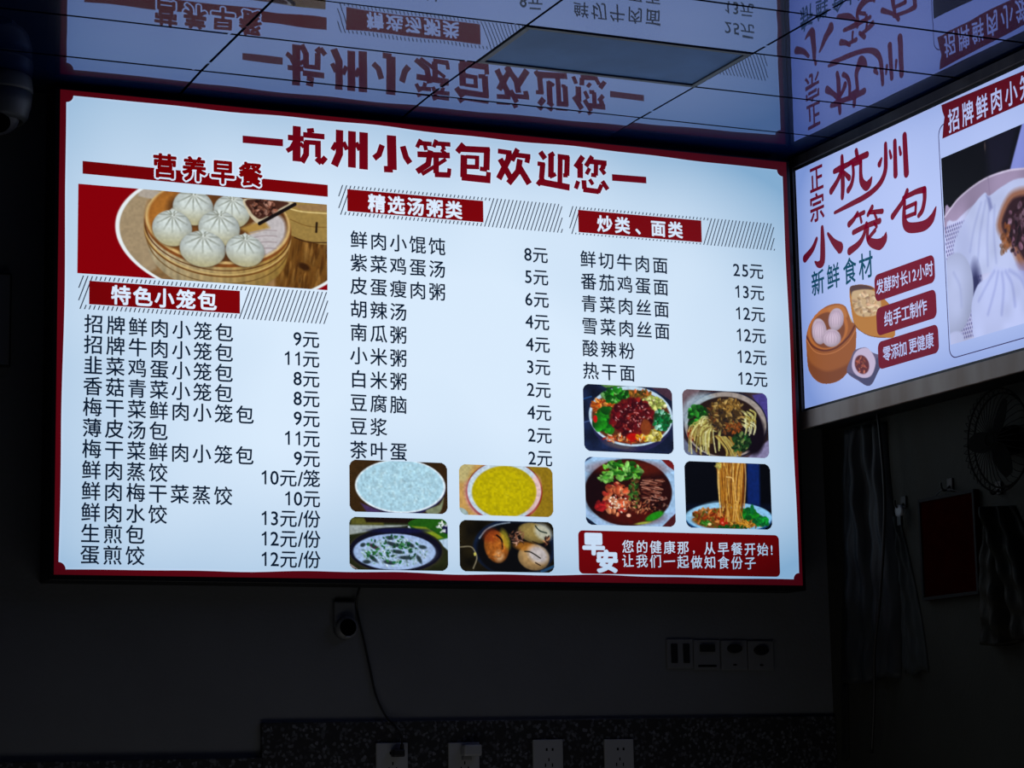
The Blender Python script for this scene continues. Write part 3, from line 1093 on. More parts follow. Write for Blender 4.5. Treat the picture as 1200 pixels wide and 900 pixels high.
def pic_buns():
    c = Canvas([(92, 340), (970, 418), (970, 725), (92, 652)], 470, 166, (132, 0, 8), seed=3, soft=3.0, sh=0.0888)
    arc = c.emask(642, 476 + 0.0888 * (642 - 92), 409, 227)[0]
    inside = np.clip((1 - arc) * 227 / 3 + 0.5, 0, 1)
    edge = np.clip((1.035 - arc) * 227 / 3 + 0.5, 0, 1)
    save = c.img.copy()
    c.img[:] = (146, 112, 72)
    c.noise(90, 0.20)
    c.noise(14, 0.10)
    # cloth at the left, wooden table at the lower right, a second steamer at the upper right
    c.poly([(230, 330), (420, 330), (330, 400), (322, 520), (360, 640), (200, 640)], (158, 138, 108), soft=12)
    c.poly([(300, 355), (380, 370), (345, 395), (296, 384)], (170, 160, 148), soft=6)
    c.poly([(780, 520), (980, 520), (980, 740), (780, 740)], (108, 70, 26), soft=12)
    for i in range(90):
        x, y = 790 + c.rng.rand() * 190, 540 + c.rng.rand() * 190
        c.small(x, y, 3 + 4 * c.rng.rand(), 16 + 20 * c.rng.rand(), [(66, 36, 10), (150, 108, 52), (88, 52, 16)][i % 3], 8, 0.5)
    c.ell(885, 640, 22, 12, (52, 28, 10), rot=20, soft=8)
    c.poly([(820, 400), (980, 400), (980, 552), (900, 548), (850, 532), (800, 500)], (152, 124, 66), soft=4)
    c.line([(828, 430), (880, 443), (975, 450)], 5, (214, 190, 128))
    c.poly([(840, 418), (980, 418), (980, 444), (880, 438)], (148, 116, 76), soft=4)
    c.line([(835, 470), (900, 495), (975, 500)], 3, (120, 88, 40))
    c.line([(850, 535), (900, 552), (975, 555)], 4, (60, 34, 14))
    c.line([(932, 484), (930, 516)], 8, (40, 26, 14))
    # basket body: a drum seen from above, paler at its left
    sidec = np.clip((c.X - 320) / 516, 0, 1)[..., None]
    tone = np.array((190, 176, 144.)) * (1 - sidec) + np.array((166, 128, 56.)) * sidec
    grain = (1 + 0.05 * np.sin(c.X / 9.0) + 0.04 * np.sin(c.X / 3.7))[..., None]

    def drum(cy, rx, ry, colr, down=1, soft=4):
        d = c.emask(578, cy, rx, ry)[0]
        m = np.clip((1 - d) * ry / soft + 0.5, 0, 1)[..., None]
        c.img = c.img * (1 - m) + colr * m

    def hoop(cy, rx, ry, w, colr, a=1.0, lower=True):
        d, pp, qq = c.emask(578, cy, rx, ry)
        m = np.clip((w / 2 - np.abs(d - 1) * ry) / 3 + 0.5, 0, 1)
        if lower:
            m = m * np.clip(qq * 3 + 0.7, 0, 1)
        c.put(m, colr, a)
    for k in range(96, -1, -8):
        drum(484 + k, 259 - 0.16 * k, 150 - 0.05 * k, tone * grain * (0.84 + 0.16 * (96 - k) / 96))
    hoop(484 + 62, 250, 148, 3, (96, 66, 30), 0.8)
    hoop(484 + 36, 256, 150, 5, (112, 70, 28))
    hoop(484 + 29, 257, 150, 4, (206, 176, 112), 0.8)
    drum(488, 259, 149, np.array((128, 72, 30.)) * np.ones_like(tone))
    hoop(500, 258, 149, 3, (84, 44, 18))
    drum(478, 257, 148, np.array((206, 172, 112.)) * np.ones_like(tone))
    inner = np.clip((c.X - 330) / 260, 0, 1)[..., None]
    drum(474, 247, 142, np.array((158, 98, 40.)) * (1 - inner) + np.array((92, 54, 26.)) * inner, soft=6)
    c.poly([(345, 470), (352, 420), (392, 374), (470, 376), (440, 420), (380, 470), (350, 510)], (176, 112, 44), soft=26, a=0.7)
    c.poly([(410, 395), (470, 380), (480, 450), (430, 470), (400, 440)], (70, 42, 24), soft=26, a=0.8)
    # cloth in the basket
    c.poly([(690, 500), (760, 450), (810, 470), (815, 530), (770, 585), (700, 600)], (190, 184, 186), soft=14)
    c.poly([(650, 500), (740, 470), (760, 500), (690, 520)], (168, 132, 66), soft=12)
    for y in (510, 530, 552, 574):
        c.line([(690, y + 6), (740, y - 2), (785, y)], 4, (150, 136, 140), a=0.7)
    for b in ((488, 425, 68, 60), (625, 440, 62, 56), (415, 498, 66, 60), (580, 500, 70, 60), (522, 572, 77, 60), (672, 580, 66, 54)):
        bun(c, *b)
    # broken bun held by a stick
    c.poly([(668, 396), (680, 440), (700, 470), (726, 486), (760, 470), (850, 415), (760, 400)], (198, 186, 158), soft=4)
    c.poly([(680, 398), (692, 440), (712, 462), (736, 466), (800, 430), (825, 408)], (72, 40, 30), soft=5)
    c.scatter(738, 428, 46, 28, 70, 7, [(60, 30, 24), (120, 76, 60), (36, 18, 14), (150, 110, 95)], asp=0.7)
    c.line([(724, 484), (852, 416)], 13, (22, 16, 16))
    c.noise(8, 0.05)
    # keep only what lies in the oval, over the red
    m = inside[..., None]
    res = save * (1 - edge[..., None]) + np.array((228, 236, 240)) * edge[..., None]
    c.img = res * (1 - m) + c.img * m
    c.build('bun_photo', 0.0473, 0.6895, 0.7330, 0.9565, on_front, LP, F_PHOTO, board)


def food(corners, u0, u1, z0, z1, bg, seed, fn, label):
    c = Canvas(corners, 176, 122 if (z1 - z0) > 0.15 else 86, bg, seed=seed, soft=9.0)
    fn(c)
    c.noise(22, 0.09)
    o = c.build('food_photo', u0, u1, z0, z1, on_front, LP, F_PHOTO, board, radius=0.019)
    o['label'] = label


def p_beef(c):
    c.noise(120, 0.5)
    c.line([(30, 230), (130, 200)], 16, (28, 66, 120))
    c.line([(40, 500), (120, 480)], 14, (60, 80, 130))
    c.poly([(200, 40), (520, 40), (520, 75), (300, 95)], (86, 130, 60), soft=14)
    c.poly([(830, 90), (1090, 90), (1090, 260), (980, 190)], (66, 44, 58))
    c.ell(600, 500, 470, 345, (34, 34, 74))
    c.ell(450, 770, 170, 40, (92, 84, 84), rot=12, soft=30, a=0.7)
    c.ell(590, 428, 492, 352, (186, 212, 232), rot=4)
    c.ell(592, 438, 462, 318, (88, 44, 22), rot=4, soft=14)
    c.scatter(270, 310, 130, 90, 90, 26, [(196, 92, 20), (150, 52, 12), (214, 140, 60)])
    c.scatter(680, 180, 150, 60, 80, 24, [(130, 84, 24), (96, 70, 20), (180, 90, 40), (60, 50, 14)])
    c.scatter(420, 190, 150, 70, 70, 34, [(16, 100, 14), (44, 150, 36), (120, 190, 100), (10, 70, 10)], asp=0.7)
    c.scatter(850, 290, 150, 85, 110, 20, [(170, 176, 96), (206, 206, 150), (126, 140, 60)], asp=0.8)
    c.scatter(950, 480, 105, 120, 110, 24, [(10, 90, 40), (8, 120, 60), (150, 210, 190), (20, 70, 30)], asp=0.7)
    c.scatter(830, 660, 120, 60, 80, 24, [(172, 160, 50), (206, 196, 120), (140, 120, 30)], asp=0.8)
    c.scatter(500, 690, 240, 55, 80, 24, [(190, 70, 24), (220, 130, 50), (226, 190, 160), (150, 20, 10)], asp=0.3)
    c.scatter(290, 480, 115, 130, 60, 46, [(22, 106, 18), (30, 136, 26), (12, 80, 16)], asp=0.75)
    c.ell(172, 460, 24, 44, (190, 20, 16))
    c.ell(600, 440, 262, 215, (88, 12, 16), soft=30)
    c.scatter(600, 440, 250, 205, 150, 40, [(96, 12, 18), (70, 8, 14), (120, 26, 22), (54, 6, 14)], asp=0.6)
    c.scatter(600, 430, 220, 180, 60, 12, [(190, 120, 120), (160, 70, 60), (210, 170, 170)], asp=0.5)
    c.ell(760, 560, 60, 95, (128, 58, 24), soft=16)
    c.ell(600, 670, 70, 45, (180, 14, 6), soft=20)
    c.scatter(690, 680, 50, 50, 16, 20, [(230, 160, 20), (210, 120, 20)])


def p_noodle(c):
    c.noise(140, 0.5)
    c.poly([(40, 60), (260, 60), (90, 330), (40, 400)], (104, 84, 92))
    c.poly([(860, 130), (1060, 90), (1070, 480), (1010, 420)], (66, 58, 130), soft=20)
    c.poly([(780, 880), (1070, 880), (1070, 640)], (128, 122, 160), soft=20)
    c.poly([(60, 640), (240, 860), (60, 860)], (96, 104, 130), soft=20)
    c.ell(548, 480, 492, 402, (22, 24, 44))
    c.ell(548, 480, 478, 386, (150, 140, 134))
    c.ell(250, 330, 240, 200, (158, 180, 196), rot=-50, soft=60, a=0.8)
    c.ell(540, 500, 432, 350, (34, 20, 16), soft=14)
    c.ell(880, 600, 130, 230, (14, 8, 18), soft=40)
    c.ell(150, 590, 50, 80, (130, 40, 14), soft=20)
    c.scatter(240, 390, 120, 130, 60, 34, [(14, 84, 16), (40, 126, 36), (10, 60, 14)], asp=0.7)
    for i in range(64):
        a = -0.9 + 2.3 * c.rng.rand()
        x0, y0 = 360 + 60 * c.rng.randn(), 470 + 60 * c.rng.randn()
        x1, y1 = x0 - 190 * math.cos(a) + 60, y0 + 330 * abs(math.sin(a)) + 50
        mx_, my_ = (x0 + x1) / 2 - 30, (y0 + y1) / 2 - 50
        c.line([(x0, y0), (mx_, my_), (x1, y1)], 15, [(196, 192, 112), (160, 150, 76), (214, 210, 150), (120, 96, 40)][i % 4], a=0.85)
    for i in range(26):
        x0 = 720 + 120 * c.rng.rand()
        y0 = 290 + 200 * c.rng.rand()
        c.line([(x0, y0), (x0 + 60, y0 + 40), (x0 + 50, y0 + 120)], 15, [(186, 184, 110), (216, 216, 168), (140, 120, 50)][i % 3], a=0.85)
    for i in range(20):
        x0 = 400 + 200 * c.rng.rand()
        c.line([(x0, 620), (x0 + 60 + 80 * c.rng.rand(), 760), (x0 + 120, 840)], 13, [(176, 160, 84), (146, 110, 44)][i % 2], a=0.85)
    c.ell(540, 370, 200, 190, (62, 44, 22), soft=70)
    c.scatter(540, 370, 210, 200, 170, 24, [(54, 38, 22), (110, 86, 40), (36, 28, 26), (140, 112, 60), (86, 50, 24)], asp=0.45)
    c.scatter(560, 240, 180, 70, 80, 22, [(130, 96, 40), (176, 146, 84), (90, 60, 22)], asp=0.5)
    c.scatter(640, 510, 90, 70, 40, 18, [(140, 70, 24), (100, 50, 20)], asp=0.5)
    c.scatter(720, 680, 120, 110, 80, 26, [(20, 50, 22), (30, 80, 30), (12, 34, 18), (110, 130, 70)], asp=0.5)


def p_peanut(c):
    c.noise(160, 0.12)
    c.poly([(40, 40), (170, 50), (60, 120)], (40, 60, 100))
    c.poly([(950, 80), (1120, 80), (1120, 220), (1030, 160)], (110, 22, 24))
    c.ell(560, 500, 620, 460, (150, 186, 222))
    c.poly([(40, 740), (200, 860), (40, 880)], (16, 26, 50))
    c.poly([(930, 890), (1120, 700), (1120, 890)], (70, 24, 30))
    c.line([(60, 690), (250, 850), (420, 880)], 40, (150, 180, 220))
    c.line([(870, 880), (1110, 690)], 44, (150, 180, 220))
    c.ell(560, 470, 512, 392, (36, 9, 8), soft=14)
    c.ell(560, 190, 420, 90, (110, 30, 12), soft=60, a=0.6)
    c.ell(180, 470, 130, 230, (20, 6, 10), soft=60, a=0.8)
    c.ell(620, 760, 320, 90, (76, 16, 10), soft=60, a=0.8)
    c.scatter(480, 220, 220, 110, 120, 34, [(30, 110, 20), (90, 160, 50), (16, 70, 12), (120, 180, 90)], asp=0.6)
    c.scatter(300, 310, 70, 40, 24, 30, [(110, 170, 80), (60, 130, 40)], asp=0.5)
    c.scatter(420, 540, 150, 190, 110, 34, [(170, 70, 40), (196, 100, 60), (140, 40, 30), (206, 130, 90)], asp=0.62)
    c.scatter(230, 630, 60, 50, 14, 36, [(130, 20, 24)], asp=0.6)
    c.scatter(430, 600, 110, 110, 26, 12, [(230, 200, 180)], asp=0.7)
    for i in range(60):
        x0, y0 = 700 + 200 * c.rng.rand(), 320 + 260 * c.rng.rand()
        c.line([(x0, y0), (x0 + 90, y0 - 20 + 60 * c.rng.rand())], 12, [(150, 90, 70), (110, 54, 40), (186, 130, 110), (76, 30, 24)][i % 4], a=0.8)
    c.scatter(620, 480, 60, 170, 60, 24, [(30, 70, 20), (60, 110, 40), (90, 60, 30)], asp=0.5)
    c.scatter(700, 640, 180, 80, 70, 18, [(140, 70, 46), (190, 130, 90), (80, 30, 20)], asp=0.4)
    c.scatter(900, 600, 130, 110, 50, 14, [(40, 16, 14), (130, 90, 80), (20, 8, 10)], asp=0.6)
    c.ell(860, 750, 115, 42, (30, 130, 20), rot=-24, soft=16)
    c.ell(720, 830, 90, 14, (150, 160, 60), rot=-8, soft=12)
    c.ell(555, 740, 26, 20, (240, 180, 150), soft=10)


def p_lift(c):
    c.poly([(800, 40), (950, 40), (950, 620), (800, 620)], (12, 34, 96), soft=30)
    c.poly([(0, 560), (1100, 560), (1100, 620), (0, 620)], (10, 20, 48), soft=50, a=0.5)
    c.ell(585, 730, 512, 190, (20, 60, 110))
    c.ell(585, 715, 505, 178, (130, 186, 226))
    c.ell(560, 730, 410, 130, (110, 66, 22), soft=16)
    c.ell(260, 640, 240, 60, (150, 200, 232), rot=-22, soft=30, a=0.7)
    c.scatter(380, 710, 230, 95, 170, 26, [(140, 56, 18), (110, 36, 10), (176, 110, 50), (90, 80, 20)], asp=0.5)
    c.scatter(780, 770, 180, 60, 90, 26, [(170, 116, 30), (200, 150, 60), (120, 70, 16)], asp=0.3)
    c.ell(520, 765, 50, 48, (170, 34, 14), soft=14)
    c.ell(505, 780, 14, 12, (230, 110, 90), soft=8)
    c.scatter(300, 780, 60, 30, 30, 14, [(60, 130, 40), (30, 90, 20)])
    c.ell(355, 795, 22, 16, (226, 200, 140), soft=8)
    c.scatter(810, 680, 110, 60, 60, 30, [(16, 110, 26), (10, 84, 30)], asp=0.7)
    c.scatter(960, 760, 80, 45, 50, 28, [(12, 120, 40), (10, 90, 40)], asp=0.7)
    c.ell(855, 620, 24, 60, (10, 100, 44), soft=10)
    c.scatter(600, 830, 200, 24, 40, 18, [(20, 90, 24), (10, 60, 20)])
    c.poly([(455, 60), (775, 60), (760, 250), (735, 560), (520, 570), (490, 380)], (120, 70, 16), soft=20)
    for i in range(84):
        x0 = 460 + 320 * c.rng.rand()
        f = (x0 - 460) / 320
        x1 = 500 + 240 * f + 20 * c.rng.randn()
        xm = (x0 + x1) / 2 + 16 * c.rng.randn()
        y1 = 480 + 220 * c.rng.rand()
        c.line([(x0, 60), (xm, 300), (x1, y1)], 11, [(176, 118, 34), (206, 156, 66), (130, 74, 18), (96, 44, 10), (220, 180, 100)][i % 5], a=0.85)
    c.line([(775, 60), (785, 260), (762, 600)], 12, (190, 150, 90))
    c.line([(560, 240), (620, 250), (640, 290)], 14, (224, 184, 110))
    c.scatter(470, 110, 30, 40, 14, 20, [(190, 180, 90)])
    for i in range(26):
        x0 = 520 + 220 * c.rng.rand()
        c.line([(x0, 560), (x0 - 50 + 120 * c.rng.rand(), 760)], 13, [(180, 130, 40), (206, 160, 80), (140, 80, 20)][i % 3], a=0.85)


def p_rice(c):
    c.noise(300, 0.2)
    c.ell(640, 360, 480, 300, (30, 30, 74), soft=16)
    c.poly([(160, 520), (350, 600), (420, 640), (240, 640)], (70, 50, 110), soft=20, a=0.8)
    c.poly([(900, 600), (1050, 540), (1100, 460), (1060, 620), (940, 650)], (120, 130, 100), soft=20)
    c.ell(612, 335, 508, 300, (222, 236, 246), rot=1.5)
    c.ell(612, 332, 488, 286, (166, 206, 224), rot=1.5, soft=14)
    c.scatter(620, 320, 420, 230, 420, 26, [(170, 210, 226), (186, 218, 230), (156, 198, 218)], asp=0.5, a=0.16)


def p_pumpkin(c):
    c.poly([(60, 40), (400, 40), (200, 200), (170, 420), (380, 640), (60, 640)], (192, 150, 84), soft=60)
    c.poly([(60, 40), (250, 40), (160, 260), (60, 260)], (178, 172, 120), soft=60, a=0.8)
    c.ell(580, 370, 430, 352, (130, 26, 20))
    c.ell(250, 430, 110, 210, (190, 130, 140), rot=-18, soft=30, a=0.6)
    c.ell(580, 360, 414, 336, (190, 208, 224))
    c.ell(900, 400, 90, 220, (236, 170, 160), rot=12, soft=30, a=0.6)
    c.ell(580, 370, 362, 292, (176, 160, 6), soft=14)
    c.ell(560, 380, 330, 250, (186, 172, 0), soft=40, a=0.8)
    c.scatter(590, 380, 320, 240, 90, 22, [(196, 186, 40), (160, 144, 4)], asp=0.4, a=0.15)
    c.ell(110, 600, 70, 40, (150, 170, 170), rot=30, soft=10)


def p_porridge(c):
    c.noise(160, 0.3)
    c.poly([(40, 130), (700, 130), (500, 170), (40, 240)], (150, 160, 160), soft=20)
    c.poly([(60, 50), (440, 50), (420, 130), (60, 125)], (110, 106, 40), soft=30, a=0.7)
    c.poly([(200, 40), (860, 40), (820, 110), (230, 100)], (24, 14, 10), soft=20)
    c.poly([(700, 130), (830, 50), (1160, 50), (1160, 300), (1000, 290)], (30, 84, 16), soft=10)
    c.poly([(740, 140), (900, 150), (1100, 270), (1000, 290)], (120, 140, 30), soft=16)
    c.line([(705, 150), (760, 210), (880, 250), (1010, 290)], 22, (206, 226, 230))
    c.poly([(1020, 300), (1160, 270), (1160, 420), (1090, 360)], (170, 196, 220), soft=16)
    c.poly([(1080, 130), (1160, 130), (1160, 230), (1090, 210)], (20, 20, 60), soft=10)
    c.scatter(1090, 150, 60, 60, 12, 20, [(220, 230, 240)])
    c.poly([(40, 600), (150, 640), (40, 560)], (130, 120, 120), soft=8)
    c.ell(560, 420, 545, 268, (40, 40, 26))
    c.ell(560, 415, 520, 248, (14, 13, 28))
    c.ell(600, 190, 330, 30, (18, 20, 56), soft=20)
    c.ell(545, 430, 462, 202, (150, 176, 220))
    c.ell(560, 440, 420, 170, (168, 192, 222), soft=60, a=0.6)
    c.scatter(560, 440, 380, 160, 220, 14, [(120, 150, 160), (190, 210, 230), (90, 130, 110), (140, 170, 150)], asp=0.6, a=0.6)
    for x, y, w, r in ((490, 275, 44, 10), (315, 375, 66, 28), (520, 345, 76, 18), (720, 350, 54, 30), (860, 375, 46, 8), (300, 505, 66, 40),
                       (580, 430, 66, 8), (670, 495, 80, 2), (820, 510, 56, 60), (480, 550, 70, 10), (230, 545, 46, 0), (190, 355, 30, -20)):
        c.ell(x, y, w, 22, [(26, 40, 44), (40, 24, 34)][int(x) % 2], rot=r, soft=14, a=0.9)
    c.scatter(520, 400, 330, 150, 70, 18, [(20, 80, 40), (40, 100, 50), (14, 60, 36)], asp=0.6)


def p_eggs(c):
    c.noise(120, 0.6)
    c.ell(700, 350, 470, 330, (14, 26, 50), soft=20)
    c.ell(690, 370, 420, 300, (8, 8, 10), soft=30)
    c.line([(300, 250), (380, 150), (500, 95), (640, 72)], 16, (110, 124, 140))
    c.line([(1000, 620), (1140, 560)], 30, (30, 66, 100))
    c.line([(85, 350), (200, 345), (250, 400), (270, 480), (230, 590)], 14, (120, 112, 90))
    c.ell(250, 430, 14, 20, (200, 190, 90), soft=8)
    c.ell(490, 345, 135, 185, (168, 92, 30), rot=-14, soft=14, shade=0.35, lx=0.2)
    c.ell(430, 220, 90, 80, (130, 44, 14), rot=-20, soft=50, a=0.6)
    c.ell(590, 260, 45, 110, (176, 160, 40), rot=-18, soft=30, a=0.7)
    c.line([(495, 215), (550, 270), (558, 370)], 20, (26, 10, 6))
    c.ell(520, 450, 50, 60, (206, 170, 130), soft=40, a=0.7)
    c.scatter(480, 360, 100, 130, 30, 22, [(190, 110, 40), (140, 70, 16)], a=0.4)
    c.ell(920, 190, 190, 110, (150, 128, 70), rot=14, soft=14, shade=0.3)
    c.ell(1020, 180, 110, 80, (186, 190, 180), rot=40, soft=40, a=0.8)
    c.line([(930, 110), (980, 165), (1060, 190)], 13, (16, 34, 30))
    c.ell(910, 460, 180, 145, (176, 140, 90), rot=12, soft=14, shade=0.3)
    c.ell(820, 340, 130, 50, (170, 104, 30), rot=6, soft=30, a=0.8)
    c.ell(960, 430, 120, 90, (186, 182, 190), rot=30, soft=50, a=0.85)
    c.line([(810, 395), (880, 405), (985, 470)], 13, (20, 18, 14))
    c.line([(900, 285), (960, 305)], 12, (40, 24, 14))
    c.line([(930, 520), (985, 550)], 12, (40, 24, 14))
    c.scatter(720, 240, 80, 80, 40, 22, [(110, 70, 50), (170, 130, 110), (60, 34, 26)], asp=0.3)
    c.scatter(1055, 270, 36, 60, 16, 18, [(60, 30, 24), (190, 130, 90), (30, 16, 14)])


pic_buns()
food([(35, 50), (1078, 100), (1085, 875), (40, 830)], 1.4040, 1.6708, 0.3475, 0.5270, (20, 30, 58), 21, p_beef, 'printed photo of a bowl with red braised beef and greens')
food([(45, 62), (1035, 108), (1062, 868), (62, 835)], 1.7020, 1.9664, 0.3470, 0.5272, (56, 40, 44), 22, p_noodle, 'printed photo of pale noodles under brown topping')
food([(55, 60), (1100, 85), (1110, 878), (60, 845)], 1.4040, 1.6702, 0.1515, 0.3317, (150, 186, 222), 23, p_peanut, 'printed photo of dark red soup with peanuts and coriander')
food([(70, 58), (1075, 85), (1090, 855), (85, 835)], 1.7018, 1.9672, 0.1508, 0.3308, (4, 6, 12), 24, p_lift, 'printed photo of noodles lifted from a pale blue plate')
food([(42, 35), (1140, 75), (1145, 645), (42, 620)], 0.7450, 1.0112, 0.1693, 0.3010, (52, 34, 14), 25, p_rice, 'printed photo of white rice porridge in a bowl')
food([(75, 58), (1125, 95), (1135, 650), (78, 630)], 1.0442, 1.3096, 0.1688, 0.2996, (140, 112, 20), 26, p_pumpkin, 'printed photo of yellow pumpkin porridge in a red rimmed bowl')
food([(42, 38), (1145, 60), (1152, 640), (40, 632)], 0.7436, 1.0104, 0.0236, 0.1562, (30, 34, 16), 27, p_porridge, 'printed photo of pale porridge with dark egg pieces in a black bowl')
food([(78, 40), (1135, 70), (1145, 630), (82, 625)], 1.0427, 1.3087, 0.0236, 0.1555, (22, 18, 8), 28, p_eggs, 'printed photo of three brown tea eggs in a dark bowl')

# ----------------------------------------------------------------------------
# side board with the steel frame
# ----------------------------------------------------------------------------
SB0, SB1 = -0.0334, 2.05       # along the side wall (u = -y)
side = empty('side_light_box', (0, 0, 0))
tag(side, 'lavender backlit light box in brown steel frame with red brush lettering on right wall', 'light box')
box('housing', SIDE_X + 0.001, WALL_X - 0.001, -SB1 + 0.002, -SB0 - 0.002, 0.4395, CEIL - 0.006, M_HOUSING, side)
U0, U1 = -0.0197, SB1 - 0.05
Z0, Z1 = 0.4939, 1.1744
plate('print_sheet', [(U0, Z0), (U1, Z0), (U1, Z1), (U0, Z1)], on_side, 0.0005, S_WHITE, side)
gap = 0.0085


def side_bar(name, u0, u1, z0, z1, m):
    box(name, SIDE_X - 0.010, SIDE_X + 0.0008, -u1, -u0, z0, z1, m, side, bev=0.0015)


side_bar('frame_rail', SB0, SB1, 0.4365, Z0 - gap, M_STEEL)
side_bar('frame_rail', SB0, SB1, Z1 + gap, CEIL - 0.0055, M_STEEL_DARK)
side_bar('frame_stile', SB0, U0 - 0.004, Z0 - gap, Z1 + gap, M_STEEL_DARK)
side_bar('frame_stile', U1 + 0.004, SB1, Z0 - gap, Z1 + gap, M_STEEL)
ring('gasket', [(U0 - .004, Z0 - gap), (U1 + .004, Z0 - gap), (U1 + .004, Z1 + gap), (U0 - .004, Z1 + gap)],
     [(U0, Z0), (U1, Z0), (U1, Z1), (U0, Z1)], on_side, 0.0012, M_BLACK, side)
ring('white_keyline', [(U0, Z0), (U1, Z0), (U1, Z1), (U0, Z1)],
     [(U0 + .004, Z0 + .003), (U1 - .004, Z0 + .003), (U1 - .004, Z1 - .003), (U0 + .004, Z1 - .003)], on_side, 0.0011, S_BRIGHT, side)

for g in BRUSH:
    strokes('brush_letter', g, on_side, LF, S_RED, side, flat=False)
chars('small_heading', [('正', 0.0905, 1.1265, 0.076, 0.082), ('宗', 0.0880, 1.0440, 0.080, 0.084)], on_side, LF, S_RED, side, off=0.020)
chars('green_text', [('新', 0.0760, 0.8330, 0.070, 0.074), ('鲜', 0.1560, 0.8350, 0.068, 0.074), ('食', 0.2400, 0.8330, 0.068, 0.076), ('材', 0.3200, 0.8310, 0.072, 0.076)],
      on_side, LF, S_GREEN, side, off=0.014)


def side_tag(u0, u1, z0, z1, text, cs, cz, w, h):
    t = plate('red_tag', rrect(u0, u1, z0, z1, 0.018), on_side, 0.0016, S_RED, side)
    chars('tag_text', [(ch, c, cz, w, h) for ch, c in zip(text, cs)], on_side, LF + 0.0002, S_BRIGHT, t, off=0.014)


side_tag(0.3570, 0.6355, 0.7235, 0.7960, '发酵时长12小时', (0.3830, 0.4200, 0.4570, 0.4960, 0.5220, 0.5440, 0.5740, 0.6110), 0.7610, 0.037, 0.042)
side_tag(0.3585, 0.6350, 0.6315, 0.7060, '纯手工制作', (0.4150, 0.4570, 0.4960, 0.5350, 0.5740), 0.6690, 0.041, 0.044)
side_tag(0.3590, 0.6370, 0.5415, 0.6150, '零添加更健康', (0.4010, 0.4390, 0.4760, 0.5220, 0.5590, 0.5970), 0.5785, 0.039, 0.042)

# red ribbon over the photo, and its thin frame line
plate('ribbon', [(0.6999, 1.1700), (0.7035, 1.152), (0.7110, 1.1352), (0.7035, 1.112), (0.6975, 1.0823), (1.9, 1.0820), (1.9, 1.1640), (1.0429, 1.1610), (0.85, 1.166)],
      on_side, 0.0016, S_RIBBON, side)
chars('ribbon_text', [(ch, 0.7510 + 0.0600 * i, 1.1185 + 0.0004 * i, 0.051, 0.064) for i, ch in enumerate('招牌鲜肉小笼包')], on_side, LF, S_BRIGHT, side, off=0.016)
o_ = rrect(0.6795, 1.92, 0.5155, 1.1200, 0.028)
i_ = rrect(0.6825, 1.917, 0.5180, 1.1170, 0.026)
ring('thin_frame_line', o_, i_, on_side, 0.0013, S_LINE, side)


